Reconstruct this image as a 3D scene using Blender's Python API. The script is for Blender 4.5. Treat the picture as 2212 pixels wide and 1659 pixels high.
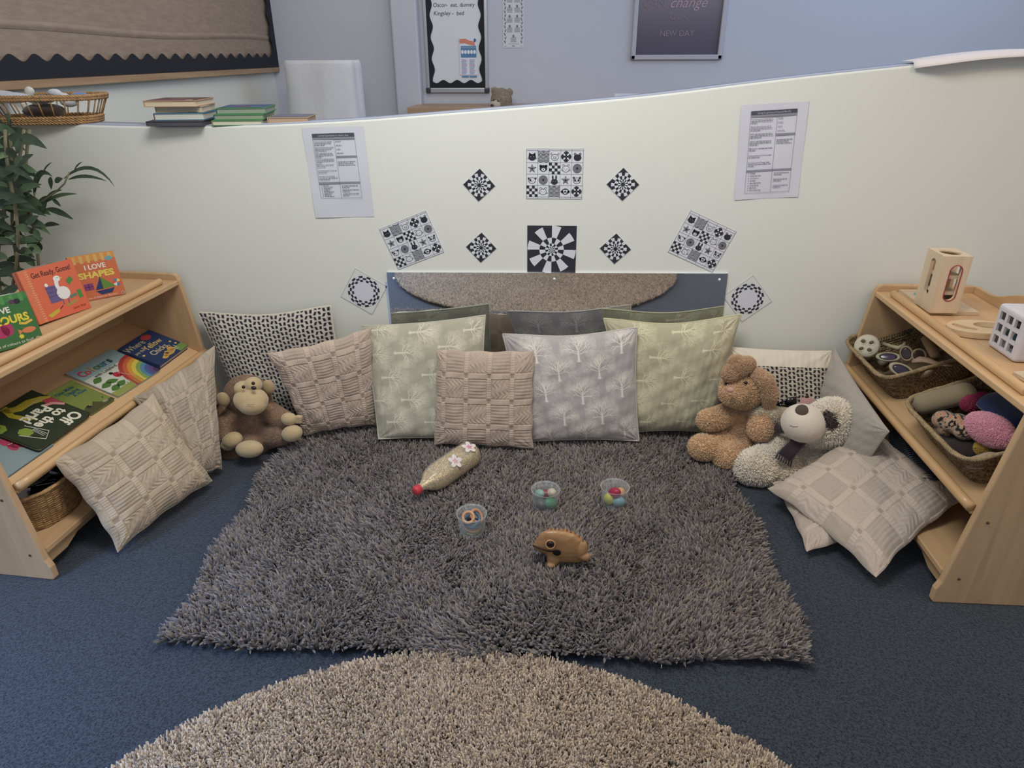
import bpy, bmesh, math, random
import numpy as np
from mathutils import Vector, Matrix, Euler

for _o in list(bpy.data.objects):
    bpy.data.objects.remove(_o, do_unlink=True)
SC = bpy.context.scene
COL = SC.collection
rad = math.radians

# ------------------------------------------------------------------ camera
FPX, PITCH, ROLL, YAW = 1472.35, 0.452, 0.005, 0.070
CAMP = np.array([0.0, -2.418, 1.346])
_fw = np.array([-math.sin(YAW)*math.cos(PITCH), math.cos(YAW)*math.cos(PITCH), -math.sin(PITCH)])
_r = np.array([math.cos(YAW), math.sin(YAW), 0.0]); _u = np.cross(_r, _fw)
_r2 = math.cos(ROLL)*_r - math.sin(ROLL)*_u
_u2 = math.sin(ROLL)*_r + math.cos(ROLL)*_u
cd = bpy.data.cameras.new('camera'); cam = bpy.data.objects.new('camera', cd); COL.objects.link(cam)
cd.sensor_fit = 'HORIZONTAL'; cd.sensor_width = 36.0; cd.lens = FPX/2212*36.0
cd.clip_start = 0.05; cd.clip_end = 60
cam.matrix_world = Matrix(((_r2[0], _u2[0], -_fw[0], CAMP[0]), (_r2[1], _u2[1], -_fw[1], CAMP[1]),
                           (_r2[2], _u2[2], -_fw[2], CAMP[2]), (0, 0, 0, 1)))
SC.camera = cam

# ------------------------------------------------------------------ light
SC.view_settings.view_transform = 'Standard'; SC.view_settings.look = 'None'
SC.view_settings.exposure = 0.0; SC.view_settings.gamma = 1.0
SC.view_settings.use_curve_mapping = False
W = bpy.data.worlds.new('room_light'); SC.world = W; W.use_nodes = True
W.node_tree.nodes['Background'].inputs[0].default_value = (0.80, 0.86, 1.0, 1)
W.node_tree.nodes['Background'].inputs[1].default_value = 0.48

def area(name, loc, tgt, size, power, color):
    l = bpy.data.lights.new(name, 'AREA'); l.shape = 'RECTANGLE'; l.size, l.size_y = size
    l.energy = power; l.color = color
    o = bpy.data.objects.new(name, l); COL.objects.link(o); o.location = loc
    o.rotation_euler = (Vector(tgt)-Vector(loc)).to_track_quat('-Z', 'Y').to_euler()
    return o
# ceiling light over the reading corner, warmer one to the right, daylight window behind and left,
# daylight in the room beyond the partition
area('ceiling_lamp', (-0.25, -1.15, 2.45), (-0.25, -0.5, 0.3), (1.0, 0.6), 33, (1.0, 0.985, 0.95))
area('ceiling_lamp_warm', (1.9, -1.5, 2.5), (1.5, -0.8, 0.3), (0.7, 0.7), 12, (1.0, 0.66, 0.36))
wd_ = area('window_daylight', (-2.6, -2.7, 2.4), (-1.55, -1.85, 0.0), (0.9, 0.9), 16, (0.36, 0.56, 1.0)); wd_.data.spread = rad(48)
area('window_daylight_far', (2.2, 0.9, 2.5), (-0.2, 2.6, 1.2), (2.2, 1.5), 19, (0.50, 0.66, 1.0))
area('fill_warm_far', (-0.7, 1.1, 2.75), (-1.9, 1.2, 1.0), (0.9, 0.9), 9, (1.0, 0.88, 0.74))  # added unseen fill, brightens and warms the notice board wall

# ------------------------------------------------------------------ maths helpers
def V3(*a): return np.array(a, float)
def unit(v): v = np.asarray(v, float); return v/np.linalg.norm(v)
def ray(x, y):
    return _fw*FPX + _r2*(x-1106.0) - _u2*(y-829.5)
def onp(x, y, P0, N):
    d = ray(x, y); N = np.asarray(N, float)
    return CAMP + d*(((np.asarray(P0)-CAMP) @ N)/(d @ N))
def atY(x, y, Y): return onp(x, y, (0, Y, 0), (0, 1, 0))      # point seen there, standing at depth Y
def atZ(x, y, Z): return onp(x, y, (0, 0, Z), (0, 0, 1))      # point seen there, lying at height Z
def atX(x, y, X): return onp(x, y, (X, 0, 0), (1, 0, 0))
def pxm(P):                                                   # metres per pixel at a point
    return ((np.asarray(P)-CAMP) @ _fw)/FPX
def sn(x, y, s=0.0):                                          # smooth pseudo noise, about -1..1
    return (np.sin(x*1.0+y*0.7+s*3.1)+np.sin(x*1.7-y*2.1+s*1.3+1.0)+np.sin(-x*2.9+y*1.3+s*5.7+2.0)
            + np.sin(x*4.3+y*3.7+s*2.2)*0.6)/3.2
def lin(h):
    h = h.lstrip('#'); o = []
    for i in (0, 2, 4):
        c = int(h[i:i+2], 16)/255.0
        o.append(c/12.92 if c <= 0.04045 else ((c+0.055)/1.055)**2.4)
    return np.array(o)

# ------------------------------------------------------------------ materials
MC = {}
def nodes(name):
    m = bpy.data.materials.new(name); m.use_nodes = True
    return m, m.node_tree, m.node_tree.nodes['Principled BSDF']
def mat(name, col, rough=0.6, spec=0.3, var=None, bump=None, metal=0.0, coat=0.0, sheen=0.0, stretch=None):
    """var=(scale, amount) colour noise, bump=(scale, strength, distance)"""
    if name in MC: return MC[name]
    m, t, b = nodes(name); c = lin(col) if isinstance(col, str) else np.array(col)
    b.inputs['Roughness'].default_value = rough; b.inputs['Specular IOR Level'].default_value = spec
    b.inputs['Metallic'].default_value = metal; b.inputs['Coat Weight'].default_value = coat
    b.inputs['Sheen Weight'].default_value = sheen
    b.inputs['Base Color'].default_value = (*c, 1); m.diffuse_color = (*c, 1)
    tc = t.nodes.new('ShaderNodeTexCoord'); src = tc.outputs['Object']
    if stretch:
        mp = t.nodes.new('ShaderNodeMapping'); mp.inputs['Scale'].default_value = stretch
        t.links.new(src, mp.inputs['Vector']); src = mp.outputs['Vector']
    if var:
        n = t.nodes.new('ShaderNodeTexNoise'); n.inputs['Scale'].default_value = var[0]; n.inputs['Detail'].default_value = 5
        r = t.nodes.new('ShaderNodeValToRGB')
        r.color_ramp.elements[0].position = 0.3; r.color_ramp.elements[1].position = 0.7
        r.color_ramp.elements[0].color = (*(c*(1-var[1])), 1); r.color_ramp.elements[1].color = (*np.minimum(c*(1+var[1]), 1), 1)
        t.links.new(src, n.inputs['Vector']); t.links.new(n.outputs['Fac'], r.inputs[0]); t.links.new(r.outputs[0], b.inputs['Base Color'])
    if bump:
        n2 = t.nodes.new('ShaderNodeTexNoise'); n2.inputs['Scale'].default_value = bump[0]; n2.inputs['Detail'].default_value = 4
        bp = t.nodes.new('ShaderNodeBump'); bp.inputs['Strength'].default_value = bump[1]; bp.inputs['Distance'].default_value = bump[2]
        t.links.new(src, n2.inputs['Vector']); t.links.new(n2.outputs['Fac'], bp.inputs['Height']); t.links.new(bp.outputs[0], b.inputs['Normal'])
    MC[name] = m; return m
def ink(h):                                                   # flat print / paint colour
    return mat('print_'+h.strip('#'), h, rough=0.55, spec=0.25)
def gloss(h): return mat('plastic_'+h.strip('#'), h, rough=0.28, spec=0.5)
def attr_mat(name, rough=0.9, sheen=0.0, spec=0.15, bump=None, var=0.0):
    """material that reads the thing's own dyed colour from its Col attribute"""
    if name in MC: return MC[name]
    m, t, b = nodes(name); b.inputs['Roughness'].default_value = rough
    b.inputs['Specular IOR Level'].default_value = spec; b.inputs['Sheen Weight'].default_value = sheen
    a = t.nodes.new('ShaderNodeAttribute'); a.attribute_name = 'Col'
    t.links.new(a.outputs['Color'], b.inputs['Base Color'])
    if bump:
        tc = t.nodes.new('ShaderNodeTexCoord'); n2 = t.nodes.new('ShaderNodeTexNoise')
        n2.inputs['Scale'].default_value = bump[0]; n2.inputs['Detail'].default_value = 3
        bp = t.nodes.new('ShaderNodeBump'); bp.inputs['Strength'].default_value = bump[1]; bp.inputs['Distance'].default_value = bump[2]
        t.links.new(tc.outputs['Object'], n2.inputs['Vector']); t.links.new(n2.outputs['Fac'], bp.inputs['Height']); t.links.new(bp.outputs[0], b.inputs['Normal'])
    MC[name] = m; return m
def wood(name, col, amount=0.16, rough=0.42, axis=1, staves=0.0, coat=0.0):
    """pale jointed timber: long grain along one axis, laminated staves across another"""
    if name in MC: return MC[name]
    m, t, b = nodes(name); c = lin(col)
    b.inputs['Roughness'].default_value = rough; b.inputs['Specular IOR Level'].default_value = 0.35
    b.inputs['Coat Weight'].default_value = coat
    tc = t.nodes.new('ShaderNodeTexCoord'); mp = t.nodes.new('ShaderNodeMapping')
    s = [38, 38, 38]; s[axis] = 2.2; mp.inputs['Scale'].default_value = s
    n = t.nodes.new('ShaderNodeTexNoise'); n.inputs['Scale'].default_value = 1.0; n.inputs['Detail'].default_value = 6
    r = t.nodes.new('ShaderNodeValToRGB')
    r.color_ramp.elements[0].position = 0.32; r.color_ramp.elements[1].position = 0.7
    r.color_ramp.elements[0].color = (*(c*(1-amount)), 1); r.color_ramp.elements[1].color = (*np.minimum(c*(1+amount*0.6), 1), 1)
    t.links.new(tc.outputs['Object'], mp.inputs['Vector']); t.links.new(mp.outputs[0], n.inputs['Vector']); t.links.new(n.outputs['Fac'], r.inputs[0])
    out = r.outputs[0]
    if staves:
        m2 = t.nodes.new('ShaderNodeMapping'); s2 = [staves, staves, staves]; s2[axis] = 0.35; m2.inputs['Scale'].default_value = s2
        v = t.nodes.new('ShaderNodeTexVoronoi'); v.feature = 'F1'; v.inputs['Scale'].default_value = 1.0; v.distance = 'CHEBYCHEV'
        mx = t.nodes.new('ShaderNodeMix'); mx.data_type = 'RGBA'; mx.blend_type = 'MULTIPLY'; mx.inputs[0].default_value = 1.0
        sp = t.nodes.new('ShaderNodeSeparateColor'); mr = t.nodes.new('ShaderNodeMapRange')
        mr.inputs[3].default_value = 0.90; mr.inputs[4].default_value = 1.06
        t.links.new(tc.outputs['Object'], m2.inputs['Vector']); t.links.new(m2.outputs[0], v.inputs['Vector'])
        t.links.new(v.outputs['Color'], sp.inputs[0]); t.links.new(sp.outputs[0], mr.inputs[0])
        t.links.new(out, mx.inputs[6]); t.links.new(mr.outputs[0], mx.inputs[7]); out = mx.outputs[2]
    t.links.new(out, b.inputs['Base Color'])
    MC[name] = m; return m
def clear(name, col='#ffffff', rough=0.05, alpha=0.18):
    """thin clear plastic: glossy reflection over see-through"""
    if name in MC: return MC[name]
    m, t, b = nodes(name); b.inputs['Base Color'].default_value = (*lin(col), 1)
    b.inputs['Roughness'].default_value = rough; b.inputs['IOR'].default_value = 1.45
    b.inputs['Alpha'].default_value = alpha; b.inputs['Specular IOR Level'].default_value = 1.0
    MC[name] = m; return m

# ------------------------------------------------------------------ mesh helpers
def setcol(me, col):
    a = me.color_attributes.new('Col', 'FLOAT_COLOR', 'POINT')
    c = np.ones((len(me.vertices), 4), np.float32); c[:, :3] = col
    a.data.foreach_set('color', c.ravel())
def npmesh(name, V, F, mats=(), col=None, smooth=True, mi=None):
    """F: (n,4) or (n,3) int array, or list of such arrays"""
    Fs = F if isinstance(F, list) else [F]
    me = bpy.data.meshes.new(name); me.vertices.add(len(V)); me.vertices.foreach_set('co', np.asarray(V, np.float32).ravel())
    nl = sum(f.size for f in Fs); npoly = sum(len(f) for f in Fs)
    me.loops.add(nl); me.polygons.add(npoly)
    me.loops.foreach_set('vertex_index', np.concatenate([f.ravel() for f in Fs]).astype(np.int32))
    tot = np.concatenate([np.full(len(f), f.shape[1], np.int32) for f in Fs])
    st = np.concatenate([[0], np.cumsum(tot)[:-1]]).astype(np.int32)
    me.polygons.foreach_set('loop_start', st); me.polygons.foreach_set('loop_total', tot)
    me.polygons.foreach_set('use_smooth', np.full(npoly, smooth))
    if mi is not None: me.polygons.foreach_set('material_index', np.asarray(mi, np.int32))
    me.update(calc_edges=True); me.validate()
    for m in mats: me.materials.append(m)
    if col is not None: setcol(me, col)
    return me
def props(o, label=None, cat=None, group=None, kind=None):
    if label: o['label'] = label
    if cat: o['category'] = cat
    if group: o['group'] = group
    if kind: o['kind'] = kind
    return o
def link(me, name, parent=None, **k):
    """put a mesh in the scene; a top-level one gets its origin at the middle of its base"""
    o = bpy.data.objects.new(name, me); COL.objects.link(o)
    if parent is None:
        n = len(me.vertices); c = np.empty(n*3, np.float32); me.vertices.foreach_get('co', c); c = c.reshape(-1, 3)
        lo, hi = c.min(0), c.max(0); b = np.array([(lo[0]+hi[0])/2, (lo[1]+hi[1])/2, lo[2]])
        me.vertices.foreach_set('co', (c-b).astype(np.float32).ravel()); me.update(); o.location = b
    else:
        o.parent = parent
        M = Matrix.Identity(4); q = parent; chain = []
        while q is not None: chain.append(q); q = q.parent
        for q in reversed(chain): M = M @ q.matrix_parent_inverse @ q.matrix_basis
        o.matrix_parent_inverse = M.inverted()
    return props(o, **k)
def empty(name, loc, label=None, cat=None, group=None):
    o = bpy.data.objects.new(name, None); COL.objects.link(o); o.location = loc; o.empty_display_size = 0.05
    return props(o, label, cat, group)
def copy_tree(o, parent=None):
    c = o.copy(); COL.objects.link(c)
    if parent is not None: c.parent = parent
    for ch in list(o.children): copy_tree(ch, c)
    return c

def rotz(a):
    c, s = math.cos(a), math.sin(a); return np.array([[c, -s, 0], [s, c, 0], [0, 0, 1.0]])
def eul(x=0, y=0, z=0): return np.array(Euler((x, y, z)).to_matrix())
def frame(zdir, xhint=(1, 0, 0)):
    z = unit(zdir); x = np.asarray(xhint, float); x = x-z*(x@z)
    if np.linalg.norm(x) < 1e-4: x = np.array([0, 1.0, 0]); x = x-z*(x@z)
    x = unit(x); return np.stack([x, np.cross(z, x), z], 1)

class MB:
    """collects shapes in world space into ONE mesh"""
    def __init__(s): s.v = []; s.f = []; s.m = []; s.s = []; s.n = 0; s.mats = []
    def slot(s, m):
        if m not in s.mats: s.mats.append(m)
        return s.mats.index(m)
    def add(s, v, f, m, smooth=False):
        k = s.slot(m); s.v.append(np.asarray(v, float).reshape(-1, 3))
        for q in f: s.f.append(tuple(int(i)+s.n for i in q)); s.m.append(k); s.s.append(smooth)
        s.n += len(s.v[-1])
    def box(s, c, size, m, R=None):
        x, y, z = [q/2 for q in size]
        v = np.array([[a, b, d] for d in (-z, z) for b in (-y, y) for a in (-x, x)], float)
        if R is not None: v = v @ np.asarray(R).T
        s.add(v+np.asarray(c), [(0, 2, 3, 1), (4, 5, 7, 6), (0, 1, 5, 4), (2, 6, 7, 3), (0, 4, 6, 2), (1, 3, 7, 5)], m)
    def tube(s, P, r, m, seg=10, caps=True, closed=False, flat=1.0):
        P = [np.asarray(p, float) for p in P]; n = len(P); rr = r if hasattr(r, '__len__') else [r]*n
        v = []; prev = None
        for i, p in enumerate(P):
            t = (P[(i+1) % n]-P[i-1]) if closed else (P[min(i+1, n-1)]-P[max(i-1, 0)])
            t = unit(t)
            if prev is None:
                a = np.array([0, 0, 1.0]) if abs(t[2]) < 0.9 else np.array([1.0, 0, 0]); x = unit(np.cross(a, t))
            else: x = unit(prev-t*(prev@t))
            prev = x; y = np.cross(t, x)
            for k in range(seg):
                a = 2*math.pi*k/seg; v.append(p+x*math.cos(a)*rr[i]+y*math.sin(a)*rr[i]*flat)
        f = []
        for i in range(n if closed else n-1):
            j = (i+1) % n
            for k in range(seg):
                l = (k+1) % seg; f.append((i*seg+k, i*seg+l, j*seg+l, j*seg+k))
        if caps and not closed:
            f.append(tuple(range(seg))[::-1]); f.append(tuple((n-1)*seg+k for k in range(seg)))
        s.add(v, f, m, True)
    def ell(s, c, r, m, R=None, nu=20, nv=12):
        v = []; f = []
        for j in range(nv+1):
            t = math.pi*j/nv
            for i in range(nu):
                a = 2*math.pi*i/nu; v.append((r[0]*math.sin(t)*math.cos(a), r[1]*math.sin(t)*math.sin(a), r[2]*math.cos(t)))
        for j in range(nv):
            for i in range(nu):
                k = (i+1) % nu; f.append((j*nu+i, (j+1)*nu+i, (j+1)*nu+k, j*nu+k))
        v = np.array(v)
        if R is not None: v = v @ np.asarray(R).T
        s.add(v+np.asarray(c), f, m, True)
    def lathe(s, prof, m, O=(0, 0, 0), R=None, seg=28, closed=False, sq=0.0):
        """prof: list of (radius, height) about the frame's z axis; sq squares the section"""
        v = []; n = len(prof)
        for (r, h) in prof:
            for i in range(seg):
                a = 2*math.pi*i/seg; k = 1.0
                if sq: k = 1+sq*(-math.cos(4*a))*0.5
                v.append((r*k*math.cos(a), r*k*math.sin(a), h))
        f = []
        for j in range(n if closed else n-1):
            q = (j+1) % n
            for i in range(seg):
                k = (i+1) % seg; f.append((j*seg+i, j*seg+k, q*seg+k, q*seg+i))
        v = np.array(v)
        if R is not None: v = v @ np.asarray(R).T
        s.add(v+np.asarray(O), f, m, True)
    def torus(s, c, R1, r, m, R=None, nu=28, nv=10, flat=1.0):
        v = []; f = []
        for i in range(nu):
            a = 2*math.pi*i/nu
            for j in range(nv):
                b = 2*math.pi*j/nv; q = R1+r*math.cos(b); v.append((q*math.cos(a), q*math.sin(a), r*flat*math.sin(b)))
        for i in range(nu):
            for j in range(nv):
                f.append((i*nv+j, ((i+1) % nu)*nv+j, ((i+1) % nu)*nv+(j+1) % nv, i*nv+(j+1) % nv))
        v = np.array(v)
        if R is not None: v = v @ np.asarray(R).T
        s.add(v+np.asarray(c), f, m, True)
    def prism(s, poly, fn, d0, d1, m, smooth=False):
        """poly of 2D points through fn(a, b, depth)"""
        n = len(poly)
        v = [fn(a, b, d0) for a, b in poly]+[fn(a, b, d1) for a, b in poly]
        f = [tuple(range(n))[::-1], tuple(range(n, 2*n))]+[(i, (i+1) % n, n+(i+1) % n, n+i) for i in range(n)]
        s.add(v, f, m, smooth)
    def grid(s, fn, nu, nv, m, closed_u=False):
        v = [fn(i/nu, j/nv) for j in range(nv+1) for i in range(nu+1)]
        f = [(j*(nu+1)+i, j*(nu+1)+i+1, (j+1)*(nu+1)+i+1, (j+1)*(nu+1)+i) for j in range(nv) for i in range(nu)]
        s.add(v, f, m, True)
    def mesh(s, name):
        me = bpy.data.meshes.new(name); me.from_pydata(np.concatenate(s.v).tolist(), [], s.f)
        for m in s.mats: me.materials.append(m)
        me.polygons.foreach_set('material_index', s.m); me.polygons.foreach_set('use_smooth', s.s); me.update()
        return me
    def build(s, name, parent=None, bevel=0.0, solid=0.0, seg=2, **k):
        o = link(s.mesh(name), name, parent, **k)
        if solid:
            q = o.modifiers.new('s', 'SOLIDIFY'); q.thickness = solid; q.offset = 0
        if bevel:
            q = o.modifiers.new('b', 'BEVEL'); q.width = bevel; q.segments = seg; q.limit_method = 'ANGLE'; q.angle_limit = rad(40)
            q.harden_normals = False
        return o

_TX = {}
def glyphs(txt, bold=0.0, shear=0.0):
    key = (txt, bold, shear)
    if key in _TX: return _TX[key]
    cu = bpy.data.curves.new('t', 'FONT'); cu.body = txt; cu.size = 1.0; cu.resolution_u = 3; cu.offset = bold; cu.shear = shear
    ob = bpy.data.objects.new('t', cu); COL.objects.link(ob)
    bpy.context.view_layer.update()
    me = bpy.data.meshes.new_from_object(ob.evaluated_get(bpy.context.evaluated_depsgraph_get()))
    v = np.array([p.co[:2] for p in me.vertices]); f = [tuple(p.vertices) for p in me.polygons]
    bpy.data.objects.remove(ob, do_unlink=True); bpy.data.curves.remove(cu); bpy.data.meshes.remove(me)
    v[:, 0] -= (v[:, 0].min()+v[:, 0].max())/2
    w = v[:, 0].max()-v[:, 0].min(); _TX[key] = (v, f, w); return _TX[key]

class Art:
    """print on a flat sheet; x runs 0..1 over the width, y 0..h/w upward from the bottom-left corner"""
    def __init__(s, mb, O, ex, ey, w, lift=0.0004, eps=0.00025):
        s.mb = mb; s.O = np.asarray(O, float); s.ex = unit(ex); s.ey = unit(ey); s.n = np.cross(s.ex, s.ey)
        s.w = w; s.lift = lift; s.eps = eps
    def P(s, x, y, l=0): return s.O+s.ex*(x*s.w)+s.ey*(y*s.w)+s.n*(s.lift+l*s.eps)
    def poly(s, pts, c, l=1):
        s.mb.add([s.P(x, y, l) for x, y in pts], [tuple(range(len(pts)))], ink(c))
    def rect(s, x0, y0, x1, y1, c, l=1): s.poly([(x0, y0), (x1, y0), (x1, y1), (x0, y1)], c, l)
    def ell(s, x, y, rx, ry, c, l=1, n=20, rot=0):
        ca, sa = math.cos(rot), math.sin(rot)
        s.poly([(x+rx*math.cos(t)*ca-ry*math.sin(t)*sa, y+rx*math.cos(t)*sa+ry*math.sin(t)*ca) for t in [2*math.pi*k/n for k in range(n)]], c, l)
    def sector(s, x, y, r0, r1, a0, a1, c, l=1, n=4):
        p = [(x+r1*math.cos(a0+(a1-a0)*k/n), y+r1*math.sin(a0+(a1-a0)*k/n)) for k in range(n+1)]
        p += [(x+r0*math.cos(a1+(a0-a1)*k/n), y+r0*math.sin(a1+(a0-a1)*k/n)) for k in range(n+1)] if r0 > 1e-6 else [(x, y)]
        s.poly(p, c, l)
    def ring(s, x, y, r0, r1, c, l=1, n=24, a0=0, a1=2*math.pi, sy=1.0):
        v = []; f = []
        for k in range(n+1):
            t = a0+(a1-a0)*k/n; v += [s.P(x+r0*math.cos(t), y+sy*r0*math.sin(t), l), s.P(x+r1*math.cos(t), y+sy*r1*math.sin(t), l)]
        for k in range(n): f.append((2*k, 2*k+1, 2*k+3, 2*k+2))
        s.mb.add(v, f, ink(c))
    def line(s, pts, wd, c, l=1):
        v = []; n = len(pts)
        for i in range(n):
            a = np.array(pts[min(i+1, n-1)])-np.array(pts[max(i-1, 0)]); a = a/(np.linalg.norm(a)+1e-9)
            q = wd/2*(wd2(i, n)); v += [s.P(pts[i][0]-a[1]*q, pts[i][1]+a[0]*q, l), s.P(pts[i][0]+a[1]*q, pts[i][1]-a[0]*q, l)]
        s.mb.add(v, [(2*k, 2*k+1, 2*k+3, 2*k+2) for k in range(n-1)], ink(c))
    def text(s, t, x, y, size, c, l=2, rot=0, bold=0.0, shear=0.0, width=None, align='c'):
        v, f, w = glyphs(t, bold, shear); k = size; kx = (width/w if width else k)
        if align == 'l': x = x+w*kx/2*math.cos(rot); y = y+w*kx/2*math.sin(rot)
        ca, sa = math.cos(rot), math.sin(rot)
        s.mb.add([s.P(x+a*kx*ca-b*k*sa, y+a*kx*sa+b*k*ca, l) for a, b in v], f, ink(c))
def wd2(i, n): return 1.0

def rect_px(P0, N, px):
    """rectangle in a plane through four corners seen in the photo: TL, TR, BR, BL -> origin (BL), ex, ey, w, h"""
    q = [onp(x, y, P0, N) for x, y in px]
    ex = unit((q[1]-q[0])+(q[2]-q[3])); N = unit(N); ex = unit(ex-N*(ex@N))
    ey = np.cross(N, ex)
    if ey @ ((q[0]-q[3])+(q[1]-q[2])) < 0: ey = -ey
    w = (np.linalg.norm(q[1]-q[0])+np.linalg.norm(q[2]-q[3]))/2; h = (np.linalg.norm(q[3]-q[0])+np.linalg.norm(q[2]-q[1]))/2
    c = sum(q)/4
    return c-ex*w/2-ey*h/2, ex, ey, w, h

# ---- tufts: many small tapered strands as one mesh
def tufts(P, D, L, Wd, B, rng, seg=3, sides=4, blunt=0.35):
    """P roots, D directions, L lengths, Wd half widths, B bend vectors (n,3) -> verts, quads, strand index"""
    n = len(P); D = D/np.linalg.norm(D, axis=1)[:, None]
    a = rng.normal(size=(n, 3)); X = np.cross(D, a); X /= np.linalg.norm(X, axis=1)[:, None]; Y = np.cross(D, X)
    V = np.empty((n, seg+1, sides, 3), np.float32)
    for j in range(seg+1):
        t = j/seg; c = P+D*(L*t)[:, None]+B*(L*t*t)[:, None]
        w = Wd*((0.75+0.9*t) if t < 0.5 else (1.2-(1.2-blunt)*((t-0.5)/0.5)**1.5))
        for k in range(sides):
            g = 2*math.pi*k/sides; V[:, j, k] = c+X*(w*math.cos(g))[:, None]+Y*(w*math.sin(g))[:, None]
    base = (np.arange(n)*(seg+1)*sides)[:, None]
    fq = []
    for j in range(seg):
        for k in range(sides):
            l = (k+1) % sides; fq.append([j*sides+k, j*sides+l, (j+1)*sides+l, (j+1)*sides+k])
    if sides == 4: fq.append([seg*sides+k for k in range(4)])
    fq = np.array(fq); F = (base[:, :, None]+fq[None]).reshape(-1, 4)
    return V.reshape(-1, 3), F, np.repeat(np.arange(n), (seg+1)*sides)

# ---- soft bodies: union of ellipsoids and limbs melted into one skin
def skin(mb, voxel=0.005, smooth=6):
    me = mb.mesh('tmp'); o = bpy.data.objects.new('tmp', me); COL.objects.link(o)
    r = o.modifiers.new('r', 'REMESH'); r.mode = 'VOXEL'; r.voxel_size = voxel
    if smooth:
        s = o.modifiers.new('s', 'SMOOTH'); s.iterations = smooth; s.factor = 0.5
    bpy.context.view_layer.update()
    e = bpy.data.meshes.new_from_object(o.evaluated_get(bpy.context.evaluated_depsgraph_get()))
    V = np.empty(len(e.vertices)*3, np.float32); e.vertices.foreach_get('co', V); V = V.reshape(-1, 3)
    N = np.empty(len(e.vertices)*3, np.float32); e.vertices.foreach_get('normal', N); N = N.reshape(-1, 3)
    e.calc_loop_triangles(); T = np.empty(len(e.loop_triangles)*3, np.int32); e.loop_triangles.foreach_get('vertices', T); T = T.reshape(-1, 3)
    bpy.data.objects.remove(o, do_unlink=True); bpy.data.meshes.remove(e); bpy.data.meshes.remove(me)
    return V, N, T
LAST = {}
def plush(name, mb, colfn, parent=None, fur=None, voxel=0.005, smooth=6, seed=1, material=None, **k):
    """fur=(count, length, halfwidth, lean, jitter)"""
    V, N, T = skin(mb, voxel, smooth); LAST['V'] = V; rng = np.random.default_rng(seed)
    C = colfn(V); Fs = [T]; VV = [V]; CC = [C]
    if fur:
        n, L, wd, lean, jit = fur
        a = V[T[:, 1]]-V[T[:, 0]]; b = V[T[:, 2]]-V[T[:, 0]]; ar = np.linalg.norm(np.cross(a, b), axis=1); ar /= ar.sum()
        i = rng.choice(len(T), n, p=ar); r1 = rng.random(n); r2 = rng.random(n); sw = r1+r2 > 1; r1[sw] = 1-r1[sw]; r2[sw] = 1-r2[sw]
        P = V[T[i, 0]]+a[i]*r1[:, None]+b[i]*r2[:, None]; Nn = N[T[i, 0]]
        Bd = rng.normal(size=(n, 3))*lean+np.array([0, 0, -lean*0.6])
        v, f, ix = tufts(P-Nn*0.001, Nn+rng.normal(size=(n, 3))*0.35, L*(0.6+0.7*rng.random(n)), wd*(0.7+0.6*rng.random(n)), Bd, rng, seg=2, sides=4)
        cc = colfn(P)*(1+jit*(rng.random(n)-0.5))[:, None]
        Fs.append(f+len(V)); VV.append(v); CC.append(cc[ix])
    me = npmesh(name, np.concatenate(VV), Fs, [material or attr_mat('plush_pile', 0.95, sheen=0.4)], np.concatenate(CC))
    return link(me, name, parent, **k)
def limb(mb, pts, rs, m=None):
    m = m or ink('#888888')
    for p, r in zip(pts, rs): mb.ell(p, (r, r, r), m, nu=14, nv=8)
    for i in range(len(pts)-1):
        a, b = np.asarray(pts[i]), np.asarray(pts[i+1]); n = 6
        for q in range(1, n):
            t = q/n; rr = rs[i]*(1-t)+rs[i+1]*t; mb.ell(a*(1-t)+b*t, (rr, rr, rr), m, nu=14, nv=8)
# ================================================================== the setting
def carpet_mat():
    m, t, b = nodes('blue_loop_carpet'); b.inputs['Roughness'].default_value = 0.95; b.inputs['Specular IOR Level'].default_value = 0.1
    b.inputs['Sheen Weight'].default_value = 0.9; b.inputs['Sheen Roughness'].default_value = 0.35
    tc = t.nodes.new('ShaderNodeTexCoord'); v = t.nodes.new('ShaderNodeTexVoronoi'); v.inputs['Scale'].default_value = 210
    n = t.nodes.new('ShaderNodeTexNoise'); n.inputs['Scale'].default_value = 120; n.inputs['Detail'].default_value = 5
    mx = t.nodes.new('ShaderNodeMix'); mx.data_type = 'FLOAT'; mx.inputs[0].default_value = 0.5
    r = t.nodes.new('ShaderNodeValToRGB'); e = r.color_ramp.elements
    e[0].position = 0.25; e[0].color = (*lin('#181b21'), 1); e[1].position = 0.6; e[1].color = (*lin('#3b4149'), 1)
    bp = t.nodes.new('ShaderNodeBump'); bp.inputs['Strength'].default_value = 0.8; bp.inputs['Distance'].default_value = 0.003
    for q in (v, n): t.links.new(tc.outputs['Object'], q.inputs['Vector'])
    t.links.new(v.outputs['Distance'], mx.inputs[2]); t.links.new(n.outputs['Fac'], mx.inputs[3])
    t.links.new(mx.outputs[0], r.inputs[0]); t.links.new(r.outputs[0], b.inputs['Base Color'])
    t.links.new(mx.outputs[0], bp.inputs['Height']); t.links.new(bp.outputs[0], b.inputs['Normal'])
    return m
WALLM = mat('painted_wall', '#dddfd6', rough=0.75, spec=0.2, var=(1.3, 0.02), bump=(160, 0.10, 0.002))
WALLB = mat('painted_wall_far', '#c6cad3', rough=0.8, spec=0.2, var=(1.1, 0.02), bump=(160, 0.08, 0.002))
mb = MB(); mb.box((0.4, -0.9, -0.02), (7.0, 7.6, 0.04), carpet_mat()); mb.build('floor', kind='structure')

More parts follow.
